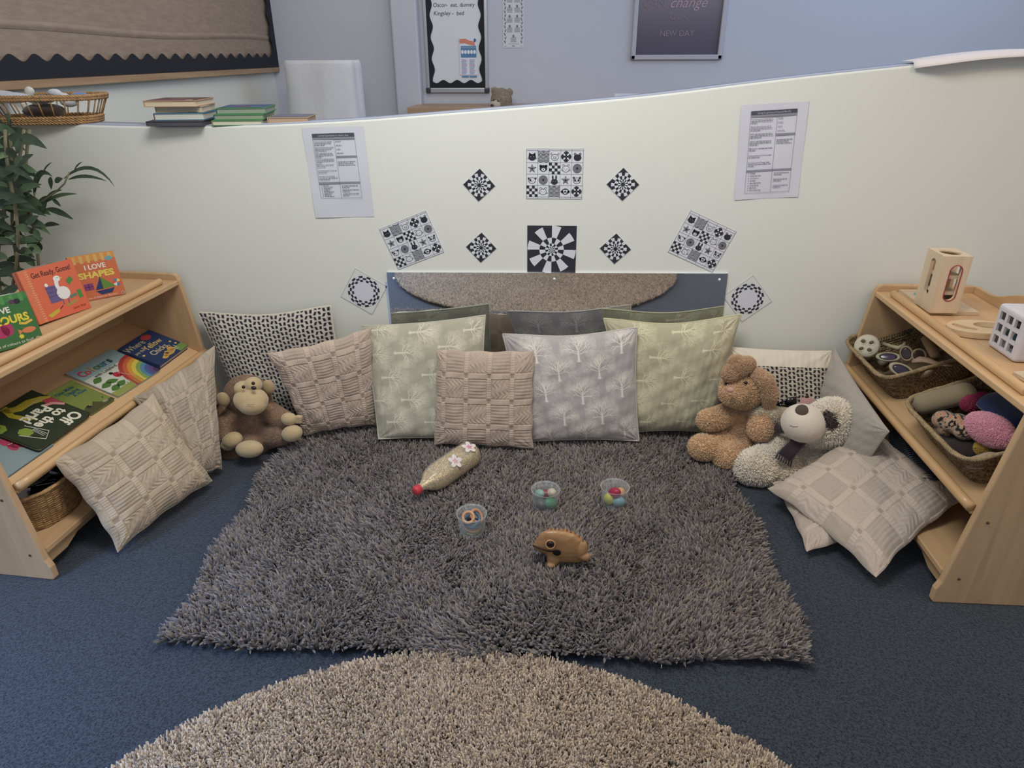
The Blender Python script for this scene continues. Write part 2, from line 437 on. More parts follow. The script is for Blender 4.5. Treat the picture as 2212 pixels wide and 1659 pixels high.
# low partition with a top that climbs in a slow wave to the right
topz = [(-2.0, 1.138), (-1.46, 1.122), (-1.1, 1.125), (-0.80, 1.137), (-0.60, 1.149), (-0.42, 1.164), (-0.1, 1.186), (0.279, 1.218), (0.45, 1.238), (0.569, 1.254),
        (0.8, 1.279), (1.07, 1.305), (1.25, 1.322), (1.408, 1.338), (1.7, 1.355), (2.4, 1.37)]
tx = np.array([a for a, b in topz]); tz = np.array([b for a, b in topz])
def wall_top(x): return float(np.interp(x, tx, tz))
xs = np.linspace(-2.0, 2.4, 60)
ztop = np.interp(xs, tx, tz); ztop = np.convolve(np.pad(ztop, 2, mode='edge'), np.ones(5)/5, 'valid')
mb = MB(); PT = 0.11
poly = [(-2.0, 0.0)]+[(float(a), float(b)) for a, b in zip(xs, ztop)]+[(2.4, 0.0)]
n = len(poly)
mb.prism(poly, lambda a, b, d: (a, d, b), 0.0, PT, WALLM)
mb.build('wall_partition', kind='structure', bevel=0.006)
mb = MB(); shadem = mat('partition_top_shade', '#a3aab8', rough=.6, spec=.3)  # added strip: cool shade on the partition top, put into its colour
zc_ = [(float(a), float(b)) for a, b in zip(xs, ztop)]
mb.add([(a, y_, b+.0012) for a, b in zc_ for y_ in (.0055, PT-.0055)], [(2*i, 2*i+2, 2*i+3, 2*i+1) for i in range(len(zc_)-1)], shadem, True)
mb.build('top_shade_strip', kind='structure', solid=.003)
mb = MB(); mb.box((-2.05, 0.85, 1.5), (0.1, 3.8, 3.0), WALLM); mb.build('wall_left', kind='structure')
YB = 2.66
mb = MB(); mb.box((0.6, YB+0.05, 1.5), (5.3, 0.1, 3.0), WALLB); mb.build('wall_back', kind='structure')
# boxed-in pipe column on the far wall
a = atY(853, 60, YB-0.1); b = atY(893, 60, YB-0.1)
mb = MB(); mb.box(((a[0]+b[0])/2, YB-0.05, 1.5), (b[0]-a[0]+0.05, 0.10, 3.0), WALLB); mb.build('trim_1', kind='structure', bevel=0.012)

# ------------------------------------------------------------------ notice board on the left wall
def wavy(L, amp, pitch, n=None):
    n = n or int(L/pitch*12); return [(L*i/n, amp*math.cos(2*math.pi*L*i/n/pitch)) for i in range(n+1)]
X0 = -1.995
p1 = atX(597, 157, X0); p0 = atX(0, 192, X0)
zb = (p1[2]+p0[2])/2; y1 = p1[1]; y0 = p0[1]-0.5; z1 = 2.55
NB = empty('notice_board', ((X0), (y0+y1)/2, zb), 'large brown fabric notice board with black scalloped border in oak frame', 'notice board')
oak = wood('oak_frame', '#a98c6c', axis=1, amount=0.2)
oakz = wood('oak_frame_upright', '#a98c6c', axis=2, amount=0.2)
mb = MB(); mb.box((X0+0.011, (y0+y1)/2, (zb+z1)/2), (0.012, y1-y0-0.04, z1-zb-0.04), mat('hessian', '#9a8a7c', rough=0.95, spec=0.05, var=(60, 0.10), bump=(420, 0.6, 0.002), stretch=(1, 0.25, 1)))
mb.grid(lambda u, v: (X0+0.019+0.006*math.sin(math.pi*min(1, max(0, v)))**2, y0+0.05+u*(y1-y0-0.1), zb+0.19+0.008*math.sin(u*9)+v*0.03), 40, 4, MC['hessian'])
mb.build('fabric', NB)
mb = MB(); fw = 0.032
mb.box((X0+0.018, (y0+y1)/2, zb+fw/2), (0.034, y1-y0, fw), oak); mb.box((X0+0.018, (y0+y1)/2, z1-fw/2), (0.034, y1-y0, fw), oak)
mb.box((X0+0.018, y1-fw/2, (zb+z1)/2), (0.034, fw, z1-zb), oakz); mb.box((X0+0.018, y0+fw/2, (zb+z1)/2), (0.034, fw, z1-zb), oakz)
mb.build('frame', NB, bevel=0.003)
blk = mat('black_border_card', '#24262c', rough=0.7)
mb = MB(); L = y1-y0-2*fw
w = wavy(L, 0.013, 0.128); bt = [(y0+fw+a, zb+fw) for a, b in w]; tp = [(y0+fw+a, zb+fw+0.072+b) for a, b in w]
v = [(X0+0.0195+0.018*0, *q) for q in bt]+[(X0+0.0195, *q) for q in tp]; k = len(w)
mb.add([(X0+0.037, q[1], q[2]) for q in v], [(i, i+1, k+i+1, k+i) for i in range(k-1)], blk)
L2 = z1-zb-2*fw; w = wavy(L2, 0.013, 0.128); k = len(w)
mb.add([(X0+0.0372, y1-fw, zb+fw+a) for a, b in w]+[(X0+0.0372, y1-fw-0.078+b, zb+fw+a) for a, b in w], [(i, i+1, k+i+1, k+i) for i in range(k-1)], blk)
mb.build('scalloped_border', NB, solid=0.0012)

# ------------------------------------------------------------------ whiteboard on the far wall
def far(x, y, d=0.02): return atY(x, y, YB-d)
c = [far(918, 0), far(926, 192), far(1052, 198), far(1048, 0)]
xl, xr = (c[0][0]+c[1][0])/2-0.004, (c[2][0]+c[3][0])/2; zb = (c[1][2]+c[2][2])/2; zt = zb+0.9
WB = empty('whiteboard', ((xl+xr)/2, YB, zb), 'narrow whiteboard with black scalloped border and handwriting in aluminium frame', 'whiteboard')
alu = mat('brushed_aluminium', '#b4b7bc', rough=0.35, metal=0.7)
mb = MB(); f = 0.022
for (cx, cz, sx, sz) in (((xl+xr)/2, zb, xr-xl, 0.03), ((xl+xr)/2, zt, xr-xl, 0.03), (xl, (zb+zt)/2, f, zt-zb), (xr, (zb+zt)/2, f, zt-zb)):
    mb.box((cx, YB-0.014, cz), (sx, 0.028, sz), alu)
wbf = mb.build('frame', WB, bevel=0.004)
for sx in (xl, xr):
    for sz in (zb, zt):
        mb = MB(); mb.box((sx, YB-0.015, sz), (0.036, 0.034, 0.036), gloss('#3a3d42')); mb.build('corner_cap', wbf, bevel=0.008)
mb = MB(); mb.box(((xl+xr)/2, YB-0.008, (zb+zt)/2), (xr-xl, 0.012, zt-zb), mat('whiteboard_enamel', '#dfe3e6', rough=0.25, spec=0.5))
A = Art(mb, (xl, YB-0.0145, zb), (1, 0, 0), (0, 0, 1), 1.0)
pa = far(936, 12, 0.015); pb = far(937, 30, 0.015)
A.text('Oscor', pa[0]-xl, pa[2]-zb-0.008, 0.034, '#3a3f4a', align='l', shear=0.15)
A.text('-  eat, dummy', pa[0]-xl+0.085, pa[2]-zb-0.008, 0.034, '#3a3f4a', align='l', shear=0.15)
A.text('Kingsley -  bed', pb[0]-xl, pb[2]-zb-0.008, 0.034, '#3a3f4a', align='l', shear=0.15)
mb.build('writing_surface', WB)
mb = MB(); bw = 0.03
for side in (0, 1):
    w = wavy(zt-zb, 0.009, 0.13); k = len(w); xe = xl+0.011 if side == 0 else xr-0.011; sg = 1 if side == 0 else -1
    mb.add([(xe, YB-0.018, zb+a) for a, b in w]+[(xe+sg*(bw+b), YB-0.018, zb+a) for a, b in w], [(i, i+1, k+i+1, k+i) for i in range(k-1)], blk)
w = wavy(xr-xl-0.02, 0.010, 0.095); k = len(w)
mb.add([(xl+0.01+a, YB-0.0185, zb+0.015) for a, b in w]+[(xl+0.01+a, YB-0.0185, zb+0.055+b) for a, b in w], [(i, i+1, k+i+1, k+i) for i in range(k-1)], blk)
mb.build('scalloped_border', WB, solid=0.001)
# leaflet stuck to it
q = [far(992, 81, .02), far(1031, 81, .02), far(1033, 162, .02), far(994, 162, .02)]
lw = q[1][0]-q[0][0]; lh = q[0][2]-q[3][2]; mb = MB(); O = (q[3][0], YB-0.0195, q[3][2])
mb.box((O[0]+lw/2, YB-0.0188, O[2]+lh/2), (lw, 0.001, lh), ink('#dfe5ee'))
A = Art(mb, O, (1, 0, 0), (0, 0, 1), lw); H = lh/lw
A.poly([(0.02, H-.08), (.35, H-.06), (.6, H-.16), (.85, H-.2), (.9, H-.42), (.55, H-.36), (.3, H-.28), (.02, H-.3)], '#d98b76')
A.ell(0.88, H-0.14, 0.07, 0.09, '#5a6f92')
A.rect(0.08, H-1.0, 0.95, H-0.42, '#5f86ad'); A.rect(0.08, H-0.53, 0.95, H-0.46, '#7fa0c0', 2)
for i in range(5): A.ell(0.17+i*0.17, H-0.72, 0.075, 0.1, '#e6edf4', 2)
for cx0 in (0.1, 0.55):
    for i in range(14):
        A.rect(cx0, H-1.12-i*0.055, cx0+0.24+0.1*random.Random(i+int(cx0*10)).random(), H-1.09-i*0.055, '#9fb0cc' if i % 5 else '#c9a0a8', 2)
    A.rect(cx0, H-2.0, cx0+0.4, H-1.93, '#5f86ad', 2)
mb.build('leaflet', label='blue and white leaflet with orange wave stuck on the whiteboard', cat='leaflet')
# botanical poster
q = [far(1086, -30, .004), far(1132, -30, .004), far(1132, 103, .004), far(1087, 103, .004)]
lw = q[1][0]-q[0][0]; lh = q[0][2]-q[3][2]; mb = MB(); O = (q[3][0], YB-0.003, q[3][2])
mb.box((O[0]+lw/2, YB-0.002, O[2]+lh/2), (lw, 0.002, lh), ink('#d9d8dd'))
A = Art(mb, O, (1, 0, 0), (0, 0, 1), lw); H = lh/lw; g = '#7c7d86'
for s in (0, 1):
    for i in range(16):
        y = 0.25+i*0.16; x = 0.1 if s == 0 else 0.9; dx = 0.055
        A.line([(x, y-.06), (x+dx*(1 if i % 2 else -1)*0.9, y+.07)], 0.03, '#5d5f68'); A.line([(x, y-.06), (x-dx*(1 if i % 2 else -1)*0.6, y+.05)], 0.02, g)
for r in range(5):
    for cc in ((0.32, 0.68) if r else (0.5,)):
        y = 0.36+r*0.42
        A.ell(cc, y+0.14, 0.05, 0.06, g)
        for k in range(4): A.rect(cc-0.13, y+0.05-k*0.055, cc+0.13, y+0.08-k*0.055, '#9a9aa3')
A.line([(0.25, 0.16), (0.75, 0.16)], 0.012, g); A.rect(0.43, 0.05, 0.57, 0.09, g)
for x0, x1 in ((.06, .16), (.84, .94)): A.line([(x0, .06), (x1, .06)], 0.014, g)
A.rect(0.3, H-0.55, 0.72, H-0.42, '#a8a8b2'); A.rect(0.22, H-0.36, 0.78, H-0.26, '#a8a8b2')
mb.build('wall_poster', label='tall pale poster of grey leaf sprigs right of the whiteboard', cat='poster')
# framed picture
q = [far(1365, 128, .02), far(1560, 130, .02), far(1572, 0, .02), far(1368, 0, .02)]
xl, xr = (q[0][0]+q[3][0])/2, (q[1][0]+q[2][0])/2; zb = (q[0][2]+q[1][2])/2; zt = zb+0.98
PF = empty('framed_picture', ((xl+xr)/2, YB, zb), 'framed mauve picture with faint pale lettering reading change', 'picture')
pale = mat('pale_picture_frame', '#b9b8be', rough=0.4)
mb = MB(); f = 0.03
for (cx, cz, sx, sz) in (((xl+xr)/2, zb+f/2, xr-xl, f), ((xl+xr)/2, zt-f/2, xr-xl, f), (xl+f/2, (zb+zt)/2, f, zt-zb), (xr-f/2, (zb+zt)/2, f, zt-zb)):
    mb.box((cx, YB-0.015, cz), (sx, 0.03, sz), pale)
mb.build('frame', PF, bevel=0.006)
mb = MB(); w0, h0 = xr-xl-2*f, zt-zb-2*f
bands = [(0, '#5d5866'), (.08, '#625c69'), (.16, '#6b6570'), (.24, '#767079'), (.32, '#827b82'), (.40, '#857c84'), (.50, '#7a707c'), (.62, '#7b6f7b'), (.78, '#6f6878'), (1, '#6f6878')]
n = 40; me_v = []; cc = []
for j in range(n+1):
    t = j/n
    for i in range(2): me_v.append((xl+f+i*w0, YB-0.009, zb+f+t*h0))
    a = np.array([lin(h) for _, h in bands]); ts = [b[0] for b in bands]; cv = [float(np.interp(t, ts, a[:, k])) for k in range(3)]; cc += [cv, cv]
F = np.array([(2*j, 2*j+1, 2*j+3, 2*j+2) for j in range(n)])
me = npmesh('print', np.array(me_v), F, [attr_mat('picture_print', 0.5)], np.array(cc), smooth=False); link(me, 'print', PF)
def inpic(x, y): p = far(x, y, .012); return (p[0]-xl-f)/w0, (p[2]-zb-f)/w0
for (tx_, px_, py_, sz_, cl_, sh_) in (('change', 1488, 16, .16, '#b59aa0', .35), ('CAN', 1412, 16, .13, '#877c85', 0), ('OUR', 1465, 42, .10, '#8b8188', 0), ('NEW DAY', 1462, 78, .09, '#8f878d', 0)):
    mb = MB(); A = Art(mb, (xl+f, YB-0.0105, zb+f), (1, 0, 0), (0, 0, 1), w0); x, y = inpic(px_, py_); A.text(tx_, x, y, sz_, cl_, shear=sh_); mb.build('lettering', PF)
# wooden worktop along the far wall, with the bear sitting on it
zl = atY(860, 230, YB-0.3)[2]
BN = empty('long_bench', (0.75, YB-0.2, 0), 'long pale wooden bench running under the whiteboard by far wall', 'bench')
mb = MB(); mb.box((0.75, YB-0.2, zl-0.02), (3.5, 0.38, 0.04), wood('bench_wood', '#b09478', axis=0)); mb.build('bench_top', BN, bevel=0.004)
for x in (-0.97, -0.1, 0.75, 1.6, 2.47):
    mb = MB(); mb.box((x, YB-0.2, (zl-0.04)/2), (0.03, 0.34, zl-0.04), MC['bench_wood']); mb.build('support', BN)
# white draped chair back
p = [atY(602, 133, 2.0), atY(768, 127, 2.0), atY(792, 250, 2.0), atY(622, 250, 2.0)]
DC = empty('draped_chair', ((p[0][0]+p[1][0])/2, 2.1, 0), 'tall square backed seat covered in a creased white cloth', 'covered chair')
cloth = mat('white_cloth', '#d4d6da', rough=0.85, sheen=0.3, bump=(9, 0.5, 0.02), stretch=(1, 1, 0.5))
mb = MB(); zt = (p[0][2]+p[1][2])/2; xa, xb = p[0][0]+0.02, p[1][0]-0.02; xm = (xa+xb)/2; hw = (xb-xa)/2
def drape(u, v):
    a = 2*math.pi*u; k = 5.0; ca, sa = math.cos(a), math.sin(a); rr = (abs(ca)**k+abs(sa)**k)**(-1/k)
    vv = max(0.0, v-0.06)/0.94; s = math.sin(min(1, v/0.06)*math.pi/2)
    flare = 1+0.16*vv; ph = 0.012*vv*math.sin(a*9+1.5)+0.01*math.sin(a*4+vv*5)
    return (xm+(hw*flare+ph)*rr*ca*s, 2.1+(0.09+0.14*vv+ph)*rr*sa*s, zt-vv*(zt-0.02)+0.01*math.sin(u*23)*0-0.012*(1-s))
mb.grid(drape, 96, 40, cloth); mb.build('cloth_cover', DC)
# far edge of another cloth
p = [atY(1328, 202, 2.2), atY(1462, 208, 2.2)]
mb = MB(); zt2 = p[0][2]; xm2 = (p[0][0]+p[1][0])/2; hw2 = (p[1][0]-p[0][0])/2
mb.grid(lambda u, v: (xm2+hw2*(1+0.1*v)*(2*u-1), 2.2-0.2*math.sin(v*1.57)+0.012*math.sin(u*24)*v, zt2-(zt2-0.01)*v*v), 40, 20, cloth)
mb.build('table_cloth', label='pale cloth corner just showing over the partition, right of the bear', cat='cloth')
# paper on top of the partition, right
mb = MB(); pa = atY(1965, 139, 0.02); 
def sheet(u, v):
    x = 1.085+u*0.62; z = wall_top(min(x, 2.3))+0.006+0.012*math.sin(u*4.2+0.4)
    y = 0.09-v*0.128; dz = -0.020*(v > 0.8)*((v-0.8)/0.2) if v > 0.8 else 0
    if u < 0.12 and v > 0.5: y += (0.12-u)*0.5*(v-0.5)
    return (x, y-(0.004 if v > .8 else 0), z+dz)
mb.grid(sheet, 40, 12, mat('white_paper', '#d9d2cc', rough=0.7)); mb.build('paper_sheet', solid=0.0008, label='long white paper sheet curling over the top of the partition', cat='paper')

# ================================================================== rugs
rng = np.random.default_rng(7)
def grey_rug():
    x0, x1, y0, y1 = -0.965, 0.635, -1.175, -0.035
    mb = MB(); n = 40
    V = []; nx, ny = 60, 46
    back = MB(); back.box(((x0+x1)/2, (y0+y1)/2, 0.009), (x1-x0-0.06, y1-y0-0.07, 0.012), mat('rug_backing', '#3f3b3c', rough=0.95))
    bm = back.mesh('b'); bv = np.array([v.co[:] for v in bm.vertices]); bf = np.array([p.vertices[:] for p in bm.polygons]); bpy.data.meshes.remove(bm)
    bv = bv.astype(float)
    N1, N2 = 60000, 9000
    def roots(n):
        P = np.stack([rng.uniform(x0, x1, n), rng.uniform(y0, y1, n), np.full(n, 0.014)], 1)
        P[:, 0] += 0.012*np.sin(P[:, 1]*17)*(np.abs(P[:, 0]-(x0+x1)/2) > 0.7); P[:, 1] += 0.010*np.sin(P[:, 0]*13+1)*(P[:, 1] < -1.15); return P
    def warp(P):
        u = (P[:, 0]-x0)/(x1-x0); v = (P[:, 1]-y0)/(y1-y0); P = P.copy()
        P[:, 0] += (1-v)*((1-u)*0.0+u*0.0)+v*((1-u)*-0.05+u*-0.02); P[:, 1] += (1-v)*((1-u)*-0.05-u*0.008); return P
    def lean(P, s):
        fx = sn(P[:, 0]*4.2, P[:, 1]*4.2, 1.0)+0.8*sn(P[:, 0]*13, P[:, 1]*13, 2.0); fy = sn(P[:, 0]*4.2, P[:, 1]*4.2, 5.0)+0.8*sn(P[:, 0]*13, P[:, 1]*13, 7.0)-0.35
        ex = np.clip((P[:, 0]-(x0+x1)/2)/0.83, -1, 1)**9*1.2; ey = np.clip((P[:, 1]-(y0+y1)/2)/0.6, -1, 1)**9*1.2
        return np.stack([fx+ex, fy+ey, np.zeros(len(P))], 1)*s
    P = roots(N1); B = lean(P, 0.020)+rng.normal(size=(N1, 3))*0.014; B[:, 2] = -0.008
    D = np.stack([np.zeros(N1), np.zeros(N1), np.ones(N1)], 1)+lean(P, 0.75)+rng.normal(size=(N1, 3))*0.50
    D[:, 2] = np.abs(D[:, 2])+0.35
    L = 0.035*(0.65+0.5*rng.random(N1)); v1, f1, i1 = tufts(warp(P), D, L, 0.0036*(0.6+0.8*rng.random(N1)), B, rng, seg=4, sides=4, blunt=0.28)
    pal = np.array([lin(h) for h in ('#69615e', '#766d6a', '#59524f', '#80766f', '#48423f', '#6e6460', '#7b6f5f')])
    zone = sn(P[:, 0]*2.3, P[:, 1]*2.3, 9.0)*0.12
    c1 = pal[rng.integers(0, len(pal), N1)]*(1+zone+0.25*(rng.random(N1)-0.5))[:, None]
    P2 = roots(N2); B2 = lean(P2, 0.028)+rng.normal(size=(N2, 3))*0.026
    D2 = np.stack([np.zeros(N2), np.zeros(N2), np.ones(N2)], 1)+lean(P2, 0.35)+rng.normal(size=(N2, 3))*0.5; D2[:, 2] = np.abs(D2[:, 2])+0.3
    v2, f2, i2 = tufts(warp(P2), D2, 0.034*(0.8+0.4*rng.random(N2)), np.full(N2, 0.0008), B2, rng, seg=3, sides=4, blunt=0.5)
    pal2 = np.array([lin(h) for h in ('#aaa3a4', '#b9b3b8', '#968e8c', '#a89c8d')]); c2 = pal2[rng.integers(0, 4, N2)]
    V = np.concatenate([warp(bv), v1, v2]); F = np.concatenate([bf, f1+len(bv), f2+len(bv)+len(v1)])
    F = [F]
    C = np.concatenate([np.tile(lin('#4a4546'), (len(bv), 1)), c1[i1], c2[i2]])
    me = npmesh('shaggy_rug', V, F, [attr_mat('shaggy_yarn', 0.62, sheen=0.25, spec=0.3)], C)
    link(me, 'shaggy_rug', label='rectangular dark grey shaggy rug under the cushions and toys', cat='rug')
grey_rug()
def round_rug():
    cx, cy, R = -0.156, -2.150, 0.940
    mb = MB(); mb.lathe([(0.0, 0.002), (R-0.02, 0.002), (R-0.012, 0.010), (R-0.02, 0.013), (0, 0.013)], mat('rug_backing', '#3f3b3c'), O=(cx, cy, 0), seg=96)
    bm = mb.mesh('b'); bv = np.array([v.co[:] for v in bm.vertices]); bf = np.array([p.vertices[:] for p in bm.polygons]); bpy.data.meshes.remove(bm)
    N = 120000; a = rng.uniform(0, 2*np.pi, N*2); r = R*np.sqrt(rng.random(N*2)); x = cx+r*np.cos(a); y = cy+r*np.sin(a); k = y > -2.42
    x, y, r, a = x[k], y[k], r[k], a[k]; n = len(x); P = np.stack([x, y, np.full(n, 0.011)], 1)
    e = np.clip((r-R+0.03)/0.03, 0, 1)
    D = np.stack([np.cos(a)*e*0.8, np.sin(a)*e*0.8, np.ones(n)], 1)+rng.normal(size=(n, 3))*0.42
    D[:, 0] += 0.35*sn(x*9, y*9, 3.0); D[:, 1] += 0.35*sn(x*9, y*9, 8.0); D[:, 2] = np.abs(D[:, 2])+0.4
    v, f, ix = tufts(P, D, 0.019*(0.7+0.5*rng.random(n)), 0.0022*(0.8+0.4*rng.random(n)), rng.normal(size=(n, 3))*0.005, rng, seg=2, sides=4, blunt=0.75)
    pal = np.array([lin(h) for h in ('#a8957c', '#b9a68c', '#9a8773', '#c4b39b', '#8a7867', '#a99c8c', '#75665b')])
    c = pal[rng.integers(0, len(pal), n)]*(1+0.2*(rng.random(n)-0.5)+0.06*sn(x*4, y*4, 1.0))[:, None]
    me = npmesh('round_rug', np.concatenate([bv, v]), [bf, f+len(bv)], [attr_mat('twisted_yarn', 0.85, sheen=0.2)], np.concatenate([np.tile(lin('#6a5c50'), (len(bv), 1)), c[ix]]))
    link(me, 'round_rug', label='round beige short pile rug in the foreground on blue carpet', cat='rug')
round_rug()
# ================================================================== flat things on the partition wall
def wallrect(px, lift=0.0):
    return rect_px((0, -lift, 0), (0, -1, 0), px)
DK, LT = '#32333a', '#d6d8dc'
def card_base(mb, O, ex, ey, w, h, col, t=0.0012):
    n = np.cross(ex, ey); c = O+ex*w/2+ey*h/2+n*(t/2)
    mb.box(c, (w, h, t), ink(col), np.stack([ex, ey, n], 1))
    return Art(mb, O+n*t, ex, ey, w)
# ---- 5 x 4 picture grid
def face_round(A, x, y, r, c, l=2): A.ell(x, y, r, r*0.82, c, l)
def cell(A, kind, x, y, s):
    d = DK; w = LT
    def E(a, b, rx, ry, c=d, l=2, rot=0, n=16): A.ell(x+a*s, y+b*s, rx*s, ry*s, c, l, n, rot)
    if kind == 'cat':
        E(0, -.06, .34, .28); A.poly([(x-.3*s, y), (x-.28*s, y+.36*s), (x-.05*s, y+.2*s)], d, 2); A.poly([(x+.3*s, y), (x+.28*s, y+.36*s), (x+.05*s, y+.2*s)], d, 2)
        for sg in (-1, 1):
            E(sg*.13, 0, .025, .025, w, 3)
            A.line([(x+sg*.3*s, y-.14*s), (x+sg*.45*s, y-.12*s)], .02*s, d, 2); A.line([(x+sg*.3*s, y-.18*s), (x+sg*.42*s, y-.22*s)], .02*s, d, 2)
    elif kind == 'wave':
        for k in range(8):
            yy = y+(.42-k*.12)*s; A.line([(x-.49*s+i/24*.98*s, yy+.035*s*math.sin(i/24*4*math.pi+math.pi/2)) for i in range(25)], .05*s, d, 2)
    elif kind == 'pig':
        A.ring(x, y-.06*s, .30*s, .335*s, d, 2, sy=.85); A.ring(x, y-.1*s, .12*s, .145*s, d, 2, sy=.75)
        for sg in (-1, 1): A.ring(x+sg*.32*s, y+.24*s, .06*s, .085*s, d, 2, 10); E(sg*.15, .03, .02, .02); E(sg*.05, -.1, .02, .03)
    elif kind == 'petal':
        for a, b in ((0, .22), (0, -.22), (.22, 0), (-.22, 0)): E(a, b, .24, .24)
        for sg in (-1, 1):
            for sh in (-1, 1): E(sg*.16, sh*.16, .12, .07, w, 3, rot=sg*sh*math.pi/4)
        E(0, 0, .035, .035, w, 3)
    elif kind == 'blackbear':
        E(0, -.08, .34, .28); [E(sg*.22, .22, .11, .11) for sg in (-1, 1)]; [E(sg*.22, .22, .06, .06, '#9a9ba0', 3) for sg in (-1, 1)]
    elif kind == 'bear':
        E(0, 0, .34, .28); [E(sg*.25, .2, .11, .11) for sg in (-1, 1)]; E(0, -.1, .17, .14, w, 3); E(0, -.06, .05, .035, d, 4); A.line([(x, y-.06*s), (x, y-.18*s)], .02*s, d, 4)
    elif kind == 'star':
        for r, c, l in ((.40, d, 2), (.30, w, 3), (.27, '#6a6b72', 4), (.22, w, 5), (.19, d, 6)):
            A.poly([(x+r*s*(1 if i % 2 == 0 else .42)*math.sin(i*math.pi/5), y+r*s*(1 if i % 2 == 0 else .42)*math.cos(i*math.pi/5)-.02*s) for i in range(10)], c, l)
    elif kind == 'check':
        for i in range(4):
            for j in range(4):
                if (i+j) % 2 == 0: A.rect(x-.5*s+i*s/4, y+.5*s-(j+1)*s/4, x-.5*s+(i+1)*s/4, y+.5*s-j*s/4, d, 2)
    elif kind in ('hamster', 'tiger'):
        A.ring(x, y-.04*s, .30*s, .335*s, d, 2, sy=.85)
        for sg in (-1, 1):
            A.ring(x+sg*.23*s, y+.24*s, .08*s, .11*s, d, 2, 10, a0=-.3, a1=3.6); E(sg*.14, -.02, .022, .03)
            for q in (-.12, -.18): A.line([(x+sg*.24*s, y+q*s), (x+sg*.44*s, y+q*s*1.3+.04*s)], .018*s, d, 2)
            if kind == 'tiger': A.line([(x+sg*.06*s, y+.2*s), (x+sg*.05*s, y+.12*s)], .02*s, d, 2)
        E(0, -.12, .03, .022); A.line([(x, y-.12*s), (x, y-.2*s)], .018*s, d, 2)
    elif kind == 'rings':
        E(0, 0, .40, .40, '#55565d', 2, n=28)
        for k in range(5): A.ring(x, y, (.14+k*.052)*s, (.152+k*.052)*s, '#b8b9bf', 3)
        E(0, 0, .08, .08, d, 3)
    elif kind in ('dog', 'panda'):
        A.ring(x, y-.05*s, .29*s, .33*s, d, 2, sy=.82)
        for sg in (-1, 1): E(sg*.28, .2, .09, .09) if kind == 'panda' else A.poly([(x+sg*.18*s, y+.18*s), (x+sg*.4*s, y+.22*s), (x+sg*.36*s, y+.02*s)], d, 3)
        E(-.15, -.02, .09, .1, d, 3)
        E(.15, -.02, .09, .1, d, 3) if kind == 'panda' else E(.15, -.02, .022, .022, d, 3)
        E(0, -.14, .04, .025, d, 3); A.line([(x, y-.14*s), (x, y-.22*s)], .018*s, d, 3)
    elif kind == 'rabbit':
        E(0, -.16, .31, .25); [E(sg*.15, .22, .075, .2) for sg in (-1, 1)]; [E(sg*.13, -.13, .022, .022, w, 3) for sg in (-1, 1)]
        for sg in (-1, 1): A.line([(x+sg*.3*s, y-.26*s), (x+sg*.44*s, y-.22*s)], .018*s, d, 2)
    elif kind == 'monkey':
        E(0, 0, .32, .27); [E(sg*.3, -.02, .11, .11) for sg in (-1, 1)]
        E(-.09, .03, .12, .12, w, 3); E(.09, .03, .12, .12, w, 3); E(0, -.1, .15, .11, w, 3); [E(sg*.1, 0, .025, .025, d, 4) for sg in (-1, 1)]; E(0, -.08, .03, .02, d, 4)
ROWS = [['cat', 'wave', 'pig', 'petal', 'blackbear'], ['star', 'bear', 'check', 'hamster', 'rings'],
        ['dog', 'rings', 'rabbit', 'star', 'panda'], ['check', 'tiger', 'wave', 'monkey', 'petal']]
def grid_card(px, label):
    O, ex, ey, w, h = wallrect(px); mb = MB(); A = card_base(mb, O, ex, ey, w, h, LT); H = h/w
    s = 0.985/5; y1 = (H-s*4)/2+s*4; x0 = 0.0075
    for i in range(6): A.line([(x0+i*s, 0.008), (x0+i*s, H-0.008)], 0.005, '#6f7078')
    for j in range(5): A.line([(0.005, y1-j*s), (0.995, y1-j*s)], 0.005, '#6f7078')
    A.line([(0.002, H-.003), (.998, H-.003)], .006, '#8d8f92'); A.line([(0.002, .003), (.998, .003)], .006, '#8d8f92')
    for j in range(4):
        for i in range(5): cell(A, ROWS[j][i], x0+(i+.5)*s, y1-(j+.5)*s, s)
    mb.build('picture_card', label=label, cat='picture card', group='animal grid cards on the partition wall')
grid_card([(1137, 321), (1262, 321), (1257, 430), (1136, 429)], 'upright black and white animal picture grid card, topmost on the wall')
grid_card([(817, 497), (919, 454), (961, 545), (862, 581)], 'tilted animal picture grid card above the left end of the mirror')
grid_card([(1496, 454), (1592, 503), (1538, 586), (1438, 544)], 'steeply tilted animal picture grid card above right end of mirror')
# ---- small chequered target diamonds
def target_card(px, label, rot=0.0):
    O, ex, ey, w, h = wallrect(px); mb = MB(); A = card_base(mb, O, ex, ey, w, h, '#c9cbca'); H = h/w; m = .02
    A.rect(m, m, 1-m, H-m, DK); cx, cy = .5, H/2; R = .49; N = 20
    rs = [R*.17, R*.43, R*.71, R*1.0]
    for j in range(3):
        for i in range(N):
            if (i+j) % 2 == 0:
                a = rot+2*math.pi*i/N; A.sector(cx, cy, rs[j]*1.0, rs[j+1], a, a+2*math.pi/N, LT, 2, n=3)
    mb.build('target_card', label=label, cat='pattern card', group='small chequered target diamonds')
target_card([(1036, 362), (1070, 401), (1035, 437), (1000, 399)], 'torn edged chequered target diamond, upper left of the four')
target_card([(1347, 361), (1382, 399), (1344, 435), (1309, 398)], 'chequered target diamond, upper right beside the top animal card')
target_card([(1041, 501), (1072, 536), (1040, 569), (1005, 533)], 'chequered target diamond, lower left beside the sunburst square')
target_card([(1331, 503), (1364, 538), (1327, 572), (1295, 536)], 'chequered target diamond, lower right beside the sunburst square')
